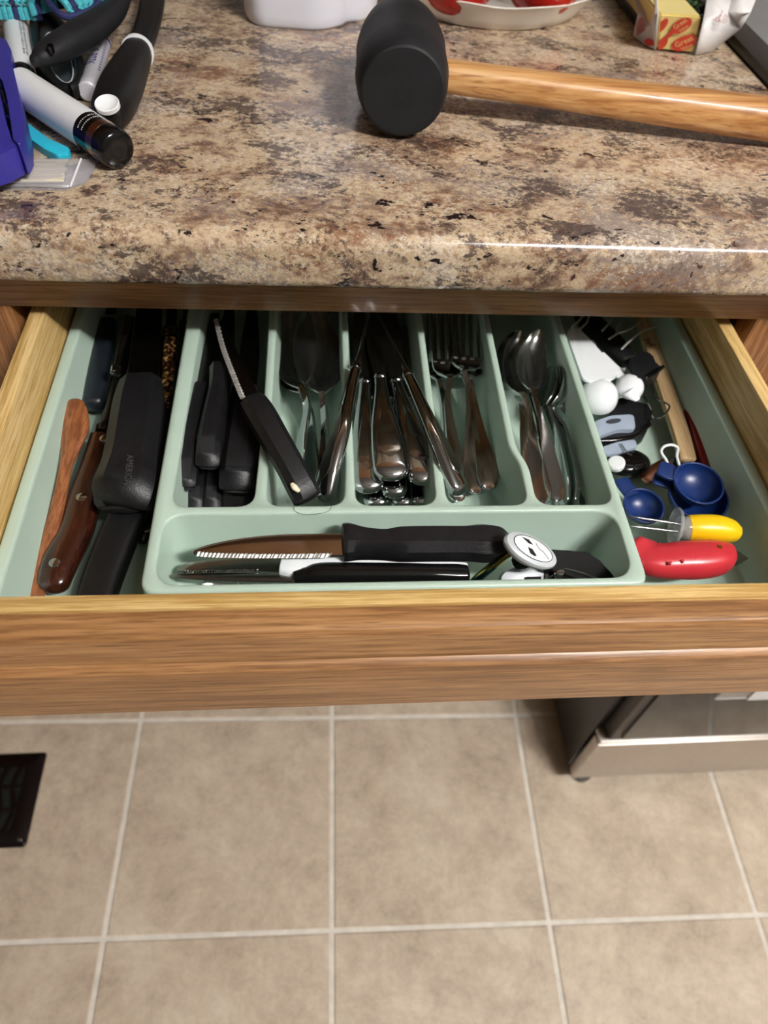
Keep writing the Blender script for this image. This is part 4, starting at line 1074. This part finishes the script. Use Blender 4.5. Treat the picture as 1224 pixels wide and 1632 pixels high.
# towel over the oven handle
tx0 = PY(1193, 1106, .305).x
tw = [(.3355, .36), (.3360, .70), (.3345, .738), (.330, .7475), (.322, .7495), (.314, .7475), (.3085, .738), (.3070, .70), (.3050, .33), (.3085, .3292), (.3098, .70), (.3115, .736), (.316, .7445), (.322, .746), (.328, .7445), (.3315, .736), (.333, .70), (.3325, .36)]
zc = PY(1205, 1108, .307).z
tw = [(y, (zc - .008 if abs(z - .33) < .002 else z)) for y, z in tw]
dish = prism('dish_towel', tw, 'x', tx0 + .006, tx0 + .30, M['cloth'], None, .001)
tag(dish, 'white dish towel hanging over the oven door handle', 'towel')
# baking tray with herbs beside the range
bk_ = thing('baking_tray', 'dark shallow tray behind the butter holding green herbs', 'tray', (.335, .86, .91))
box('base', .299, .372, .755, 1.02, .9105, .9135, M['door_edge'], bk_, .001)
for a in ((.297, .301, .753, 1.022), (.370, .374, .753, 1.022)): box('rim', a[0], a[1], a[2], a[3], .9105, .922, M['blackg'], bk_, .001)
for a in ((.301, .370, .753, .757), (.301, .370, 1.018, 1.022)): box('rim', a[0], a[1], a[2], a[3], .9105, .922, M['blackg'], bk_, .001)
V = []; F = []
for k in range(420):
    x, y, z = random.uniform(.305, .366), random.uniform(.762, 1.0), .9145 + random.random() ** 2 * .02
    a, b, c_ = random.uniform(0, 6.28), random.uniform(-.6, .6), random.uniform(.003, .007)
    u = Vector((math.cos(a), math.sin(a), b)) * c_; v = Vector((-math.sin(a), math.cos(a), random.uniform(-.5, .5))) * c_ * .6
    o = Vector((x, y, z)); i = len(V); V += [o - u, o - v * .8, o + u, o + v * .8 + Vector((0, 0, .0008))]; F.append((i, i + 1, i + 2, i + 3))
hb = mesh_ob('herb_leaves', V, F, M['herb'], None, loc=(.335, .86, .914)); hb['kind'] = 'stuff'
tag(hb, 'chopped green herbs lying in the dark tray', 'herbs')
# floor vent
vx0, vx1, vy0, vy1 = -.72, -.414, .3005, .4375
vt = thing('floor_register', 'dark bronze metal floor vent set into the tile floor', 'vent', (-.567, .369, 0))
bm = bmesh.new()
o_ = rp([(vx0, vy0), (vx1, vy0), (vx1, vy1), (vx0, vy1)], .006, 4); i_ = offset(o_, -.006)
i2 = rp([(vx0 + .024, vy0 + .022), (vx1 - .024, vy0 + .022), (vx1 - .024, vy1 - .022), (vx0 + .024, vy1 - .022)], .003, 4)
a = [bm.verts.new((x, y, .0005)) for x, y in o_]; b = [bm.verts.new((x, y, .005)) for x, y in i_]; c_ = [bm.verts.new((x, y, .0055)) for x, y in i2]; d = [bm.verts.new((x, y, .0008)) for x, y in i2]
for p, q in ((a, b), (b, c_), (c_, d)):
    for i in range(len(p)): bm.faces.new((p[i], p[(i + 1) % len(p)], q[(i + 1) % len(p)], q[i]))
bm_ob('frame', bm, M['vent'], vt)
box('duct_shade', vx0 + .024, vx1 - .024, vy0 + .022, vy1 - .022, .0004, .0008, M['void'], vt)  # thin black sheet, the shade of the opening put into its colour
for k in range(13):
    x = vx0 + .034 + k * .0198
    loft('scroll_bar', [(x, vy0 + .022, .0035, .0045, .0014), (x + .006, vy0 + .05, .0038, .004, .0014), (x - .003, vy1 - .05, .0038, .004, .0014), (x + .004, vy1 - .022, .0035, .0045, .0014)], M['vent'], vt, e=3, n=8, sub=5)
for y in (vy0 + .052, vy1 - .052): box('cross_bar', vx0 + .024, vx1 - .024, y - .003, y + .003, .002, .0048, M['vent'], vt, .0008)
for x, y in ((vx1 - .010, vy0 + .010),): revolve('screw', [(0, .003), (.0008, .003), (.0016, .0015)], (x, y, .005), (0, 0, 1), M['steel'], vt, 14)
# ------------------------------------------------------------------ clutter at the left
# white roller bottle with black and copper cap
a = P(34, 138, .9222); b = P(188, 239, .9222); ax = (b - a).normalized(); L = (b - a).length
rb = thing('concealer_bottle', 'white cylindrical bottle with copper ring and glossy black end', 'bottle', (a.x, a.y, .91))
R_ = .0117
revolve('body', [(0, R_ * .9), (.001, R_), (L * .735, R_)], a, ax, M['white'], rb, 40)
revolve('label_band', [(0, R_ * 1.003), (L * .12, R_ * 1.003)], a + ax * L * .735, ax, M['blackg'], rb, 40)
revolve('copper_ring', [(0, R_ * 1.01), (L * .055, R_ * 1.01)], a + ax * L * .855, ax, M['copper'], rb, 40)
revolve('cap', [(0, R_ * 1.0), (L * .05, R_ * 1.02), (L * .085, R_ * .96), (L * .10, R_ * .8), (L * .098, R_ * .4), (L * .094, .0005)], a + ax * L * .91, ax, M['blackg'], rb, 40, 50)
s = ax.cross(Vector((0, 0, 1))).normalized(); t = s.cross(ax)
for row, d in enumerate((.775, .81)):
    for k in range(17):
        q0 = math.radians(35 + k * 6.6); q1 = q0 + math.radians(random.uniform(2.5, 5))
        o0 = a + ax * (L * d); w_ = .0005
        pts = [o0 + ax * w_ + (s * math.cos(q) + t * math.sin(q)) * R_ * 1.01 for q in (q0, q1)] + [o0 - ax * w_ + (s * math.cos(q) + t * math.sin(q)) * R_ * 1.01 for q in (q1, q0)]
        mesh_ob('fine_print', pts, [(0, 1, 2, 3)], M['wink'], rb)
# white tube with black cap
a = P(24, 33, .9195); b = P(36, 120, .9195); ax = (b - a).normalized(); L = (b - a).length; R_ = .0090
tb = thing('lotion_tube', 'white round tube with fine print and black cap behind the indigo clip', 'tube', (a.x, a.y, .91))
revolve('body', [(-.001, R_ * .8), (0, R_ * .97), (.002, R_), (L, R_)], a, ax, M['white'], tb, 36)
revolve('cap', [(0, R_ * .96), (.016, R_ * .96), (.018, R_ * .85)], a + ax * L, ax, M['blackg'], tb, 36)
s = ax.cross(Vector((0, 0, 1))).normalized(); t = s.cross(ax)
for row, q in enumerate((62, 48)):
    for k in range(18):
        d = L * (.22 + .036 * k); l = random.uniform(.001, .0022); q0 = math.radians(180 - q)
        if s.x > 0: q0 = math.radians(q)
        dv = (s * math.cos(q0) + t * math.sin(q0)) * (R_ * 1.012); dt = (t * math.cos(q0) - s * math.sin(q0)) * random.uniform(.0005, .0009)
        pts = [a + ax * d + dv + dt, a + ax * (d + l) + dv + dt, a + ax * (d + l) + dv - dt, a + ax * d + dv - dt]
        mesh_ob('fine_print', pts, [(0, 1, 2, 3)], M['dgrey'], tb)
# grey tube with handwritten number
a = P(140, 147, .9172); b = P(163, 68, .9172); ax = (b - a).normalized(); L = (b - a).length; R_ = .0068
gt = thing('grey_tube', 'pale grey round tube with a handwritten purple number', 'tube', (a.x, a.y, .91))
revolve('body', [(0, R_ * .3), (0, R_ * .82), (.001, R_ * .98), (.003, R_), (.013, R_), (.0135, R_ * .96), (L, R_ * .96)], a, ax, M['grey_tube'], gt, 36)
revolve('end_band', [(0, R_ * .98), (.003, R_ * .98)], a + ax * L * .93, ax, M['ink'], gt, 36)
s = ax.cross(Vector((0, 0, 1))).normalized(); t = s.cross(ax)     # s points to the right
sg = 1 if s.x > 0 else -1
def ontube(x, y):
    q = PI / 2 + math.radians(12) * sg - sg * 0 - (y * sg) / R_
    return a + ax * (L * .56 - x) + (s * math.cos(q) * 1 + t * math.sin(q)) * (R_ * 1.0)
text('handwriting', '219-3026', .0105, lambda x, y: ontube(x * .95, y), M['ink'], gt)
for k in range(12):
    d = L * (.30 + .05 * k); q0 = math.radians(38) if sg > 0 else math.radians(142)
    dv = (s * math.cos(q0) + t * math.sin(q0)) * R_ * .975; dt = (t * math.cos(q0) - s * math.sin(q0)) * .0009
    mesh_ob('fine_print', [a + ax * d + dv + dt, a + ax * (d + .0016) + dv + dt, a + ax * (d + .0016) + dv - dt, a + ax * d + dv - dt], [(0, 1, 2, 3)], M['ink'], gt)
# black soft grip utensil with white ring
rws = rows_px([(172, 186, .922, .0105, .0095), (180, 170, .923, .0128, .0115), (193, 140, .924, .0135, .0125), (208, 108, .925, .0118, .0115), (220, 82, .925, .0098, .0098)])
ug = thing('peeler', 'black soft grip handle with white ring and white oval hole on the counter', 'utensil', rws[0][:3])
loft('grip', rws, M['black'], ug, e=2.4, n=24, cap0=.005)
ga = P(219, 84, .925); gd = P(228, 62, .9255) - ga
revolve('ring', [(-.0005, .0092), (0, .0114), (.0032, .0114), (.0038, .0092)], ga, gd, M['whiteg'], ug, 32)
loft('shaft', rows_px([(222, 76, .925, .0088, .0078), (232, 50, .926, .0086, .0072), (241, 15, .927, .0092, .007), (247, -30, .928, .0095, .007)]), M['black'], ug, e=2.6, n=20)
disc('hole_plug', P(170, 164, .9322), Vector((.97, .2, .1)).normalized(), Vector((-.2, .9, .4)).normalized(), Vector((-.02, -.42, .9)).normalized(), .0076, .0066, [(-.003, 1), (0, 1), (.0004, .94), (-.0006, .8), (-.0014, .4), (-.0014, .05)], M['whiteg'], ug)
# black rubber handle lying over the others
rws = rows_px([(58, 96, .936, .0045, .004), (68, 90, .937, .0075, .006), (90, 78, .938, .0098, .008), (125, 58, .939, .0108, .009), (158, 36, .938, .0098, .0085), (182, 14, .936, .0088, .0075), (196, -20, .932, .008, .007)])
uh = thing('spatula', 'black rubber handle lying slanted over the other kitchen tools', 'utensil', rws[0][:3])
loft('grip', rws, M['rubber'], uh, e=2.4, n=22, cap0=.004)
revolve('hang_hole', [(-.004, .0018), (.0004, .0022), (.0005, .0014), (-.002, .0012)], P(80, 73, .9455), (0, -.2, 1), M['blackg'], uh, 16)
# dark grey scissors handle
sc_ = thing('kitchen_shears', 'dark grey looped shears handle under the black rubber handle', 'scissors', P(110, 150, .915))
lp = []
pa, pb = P(68, 20, .922), P(112, 146, .918)
axv = (pb - pa).normalized(); sv = Vector((-axv.y, axv.x, 0)).normalized(); mid_ = (pa + pb) / 2; La = (pb - pa).length / 2
for k in range(25):
    q = 2 * PI * k / 24; p = mid_ + axv * (La * math.cos(q)) + sv * (.0125 * (1 + .15 * math.cos(q)) * math.sin(q))
    lp.append((p.x, p.y, p.z, .0036, .0052))
loft('loop', lp, M['black'], sc_, e=2.4, n=12, sub=2)
disc('inlay', mid_ + Vector((0, 0, -.003)), axv, sv, Vector((0, 0, 1)), La * .95, .0115, [(-.002, 1), (.001, 1), (.0012, .96)], M['dgrey'], sc_)
lp2 = []
for k in range(25):
    q = 2 * PI * k / 24; p = mid_ + axv * (La * .25 + La * .62 * math.cos(q)) + sv * (.0078 * math.sin(q)) + Vector((0, 0, .0008))
    lp2.append((p.x, p.y, p.z, .0007, .0014))
loft('inner_rim', lp2, M['greyp'], sc_, e=2.4, n=8, sub=2)
# indigo clip with slots
pp = thing('hair_clip', 'indigo plastic clip with slotted side at the left edge of the counter', 'clip', P(20, 190, .911))
outl = [(-60, 55), (0, 57), (14, 70), (19, 84), (18, 95), (27, 135), (38, 185), (39, 216), (28, 232), (0, 247), (-60, 262)]
def zz(px): return .934
def strip(name, L, z0, z1, m): return slab(name, L, z0, z1, m, pp, .0015, .0012)
strip('outer_bar', [(-5, 57), (10, 64), (18, 80), (18, 96), (26, 132), (38, 185), (39, 214), (30, 230), (21, 222), (18, 200), (12, 160), (4, 128), (-4, 120)], .918, .936, M['purple'])
strip('inner_bar', [(-60, 110), (-6, 122), (2, 160), (10, 196), (19, 222), (28, 233), (0, 247), (-60, 262)], .918, .934, M['purple'])
strip('backing', [(-60, 60), (-2, 62), (12, 76), (20, 132), (32, 190), (30, 222), (0, 240), (-60, 255)], .9105, .9185, M['navyblk'])
for k, (x, y) in enumerate(((2, 142), (8, 166), (14, 190), (20, 214))):
    loft('tooth', rows_px([(x - 6, y - 5, .9255, .0011, .0011), (x + 2, y - 1, .927, .0011, .0011), (x + 9, y + 6, .925, .0011, .0011)]), M['purple'], pp, e=2, n=8)
# turquoise strip
tq = slab('scoop', [(28, 186), (44, 196), (78, 221), (112, 236), (108, 243), (92, 247), (72, 238), (38, 214), (28, 210)], .9103, .915, M['cyan'], None, .002, .001)
tag(tq, 'turquoise plastic strip sticking out under the white bottle', 'scoop')
# bag of toothpicks
bg = thing('zip_bag', 'small clear zip bag lying at the front left of the counter', 'bag', P(60, 280, .9105))
top = [P(-70, 249, .9150), P(60, 252, .9155), P(112, 253, .9145), P(158, 254, .9120)]
bot = [P(-70, 298, .9125), P(60, 297, .9125), P(105, 300, .9118), P(137, 290, .9112)]
sheet('film', [[top[0], top[1], bot[1], bot[0]], [top[1], top[2], bot[2], bot[1]], [top[2], top[3], bot[3], bot[2]]], M['film'], bg, .0003)
t2 = [p + Vector((0, 0, -.0038 if i < 2 else -.0015)) for i, p in enumerate(top)]; b2 = [Vector((p.x, p.y, .9104)) for p in bot]
t2[0].z = t2[1].z = .9104; t2[2].z = .9104; t2[3].z = .9106
sheet('film', [[t2[0], t2[1], b2[1], b2[0]], [t2[1], t2[2], b2[2], b2[1]], [t2[2], t2[3], b2[3], b2[2]]], M['film'], bg, .0003)
loft('zip_strip', [tuple(P(129, 253, .9140)) + (.0007, .0005), tuple(P(112, 297, .9122)) + (.0007, .0005)], M['white'], bg, e=2.4, n=8, sub=3)
ins = thing('paper_strips', 'stack of cream strips with ragged ends inside the clear bag', 'paper', P(0, 275, .911))
for k in range(8):
    y = 257 + k * 4.4; x1 = 108 - k * 1.2 + random.uniform(-3, 3)
    p, q = P(-60, y + 2, .9122), P(x1, y, .9122)
    loft('strip', [(p.x, p.y, .9122 + .0003 * (k % 2), .0017, .0007), (q.x, q.y, .9122 + .0003 * (k % 2), .0017, .0007)], M['cream'], ins, e=4, n=8, sub=2)
# braided cord hank
ck = thing('paracord_bundle', 'bundle of turquoise and navy braided cord at the back left of the counter', 'cord', P(80, 0, .912))
def hank(p0, p1, n, rad, phase):
    d = (p1 - p0); t = d.normalized(); s = Vector((-t.y, t.x, 0))
    for i in range(n):
        c_ = p0 + d * (i / (n - 1)); sk = .006
        rows = []
        for q in range(-15, 196, 30):
            a = math.radians(q); p = c_ - s * (rad * math.cos(a)) + Vector((0, 0, rad * .85 * math.sin(a))) + t * (sk * math.cos(a))
            rows.append((p.x, p.y, max(p.z, .9128), .0025, .0025))
        loft('cord_strand', rows, M['cordc'] if (i + phase) % 4 != 3 else M['cordn'], ck, e=2, n=8, sub=3)
hank(P(-45, 6, .932), P(52, 8, .932), 12, .0172, 0)
hank(P(84, 22, .936), P(160, 4, .936), 10, .0172, 2)
loft('cord_twist', rows_px([(76, 2, .945, .0022, .0022), (92, 20, .944, .0022, .0022), (110, 27, .942, .0024, .0024), (130, 22, .943, .0022, .0022), (148, 14, .943, .0022, .0022), (158, 0, .944, .0022, .0022)]), M['cordn'], ck, e=2, n=8)
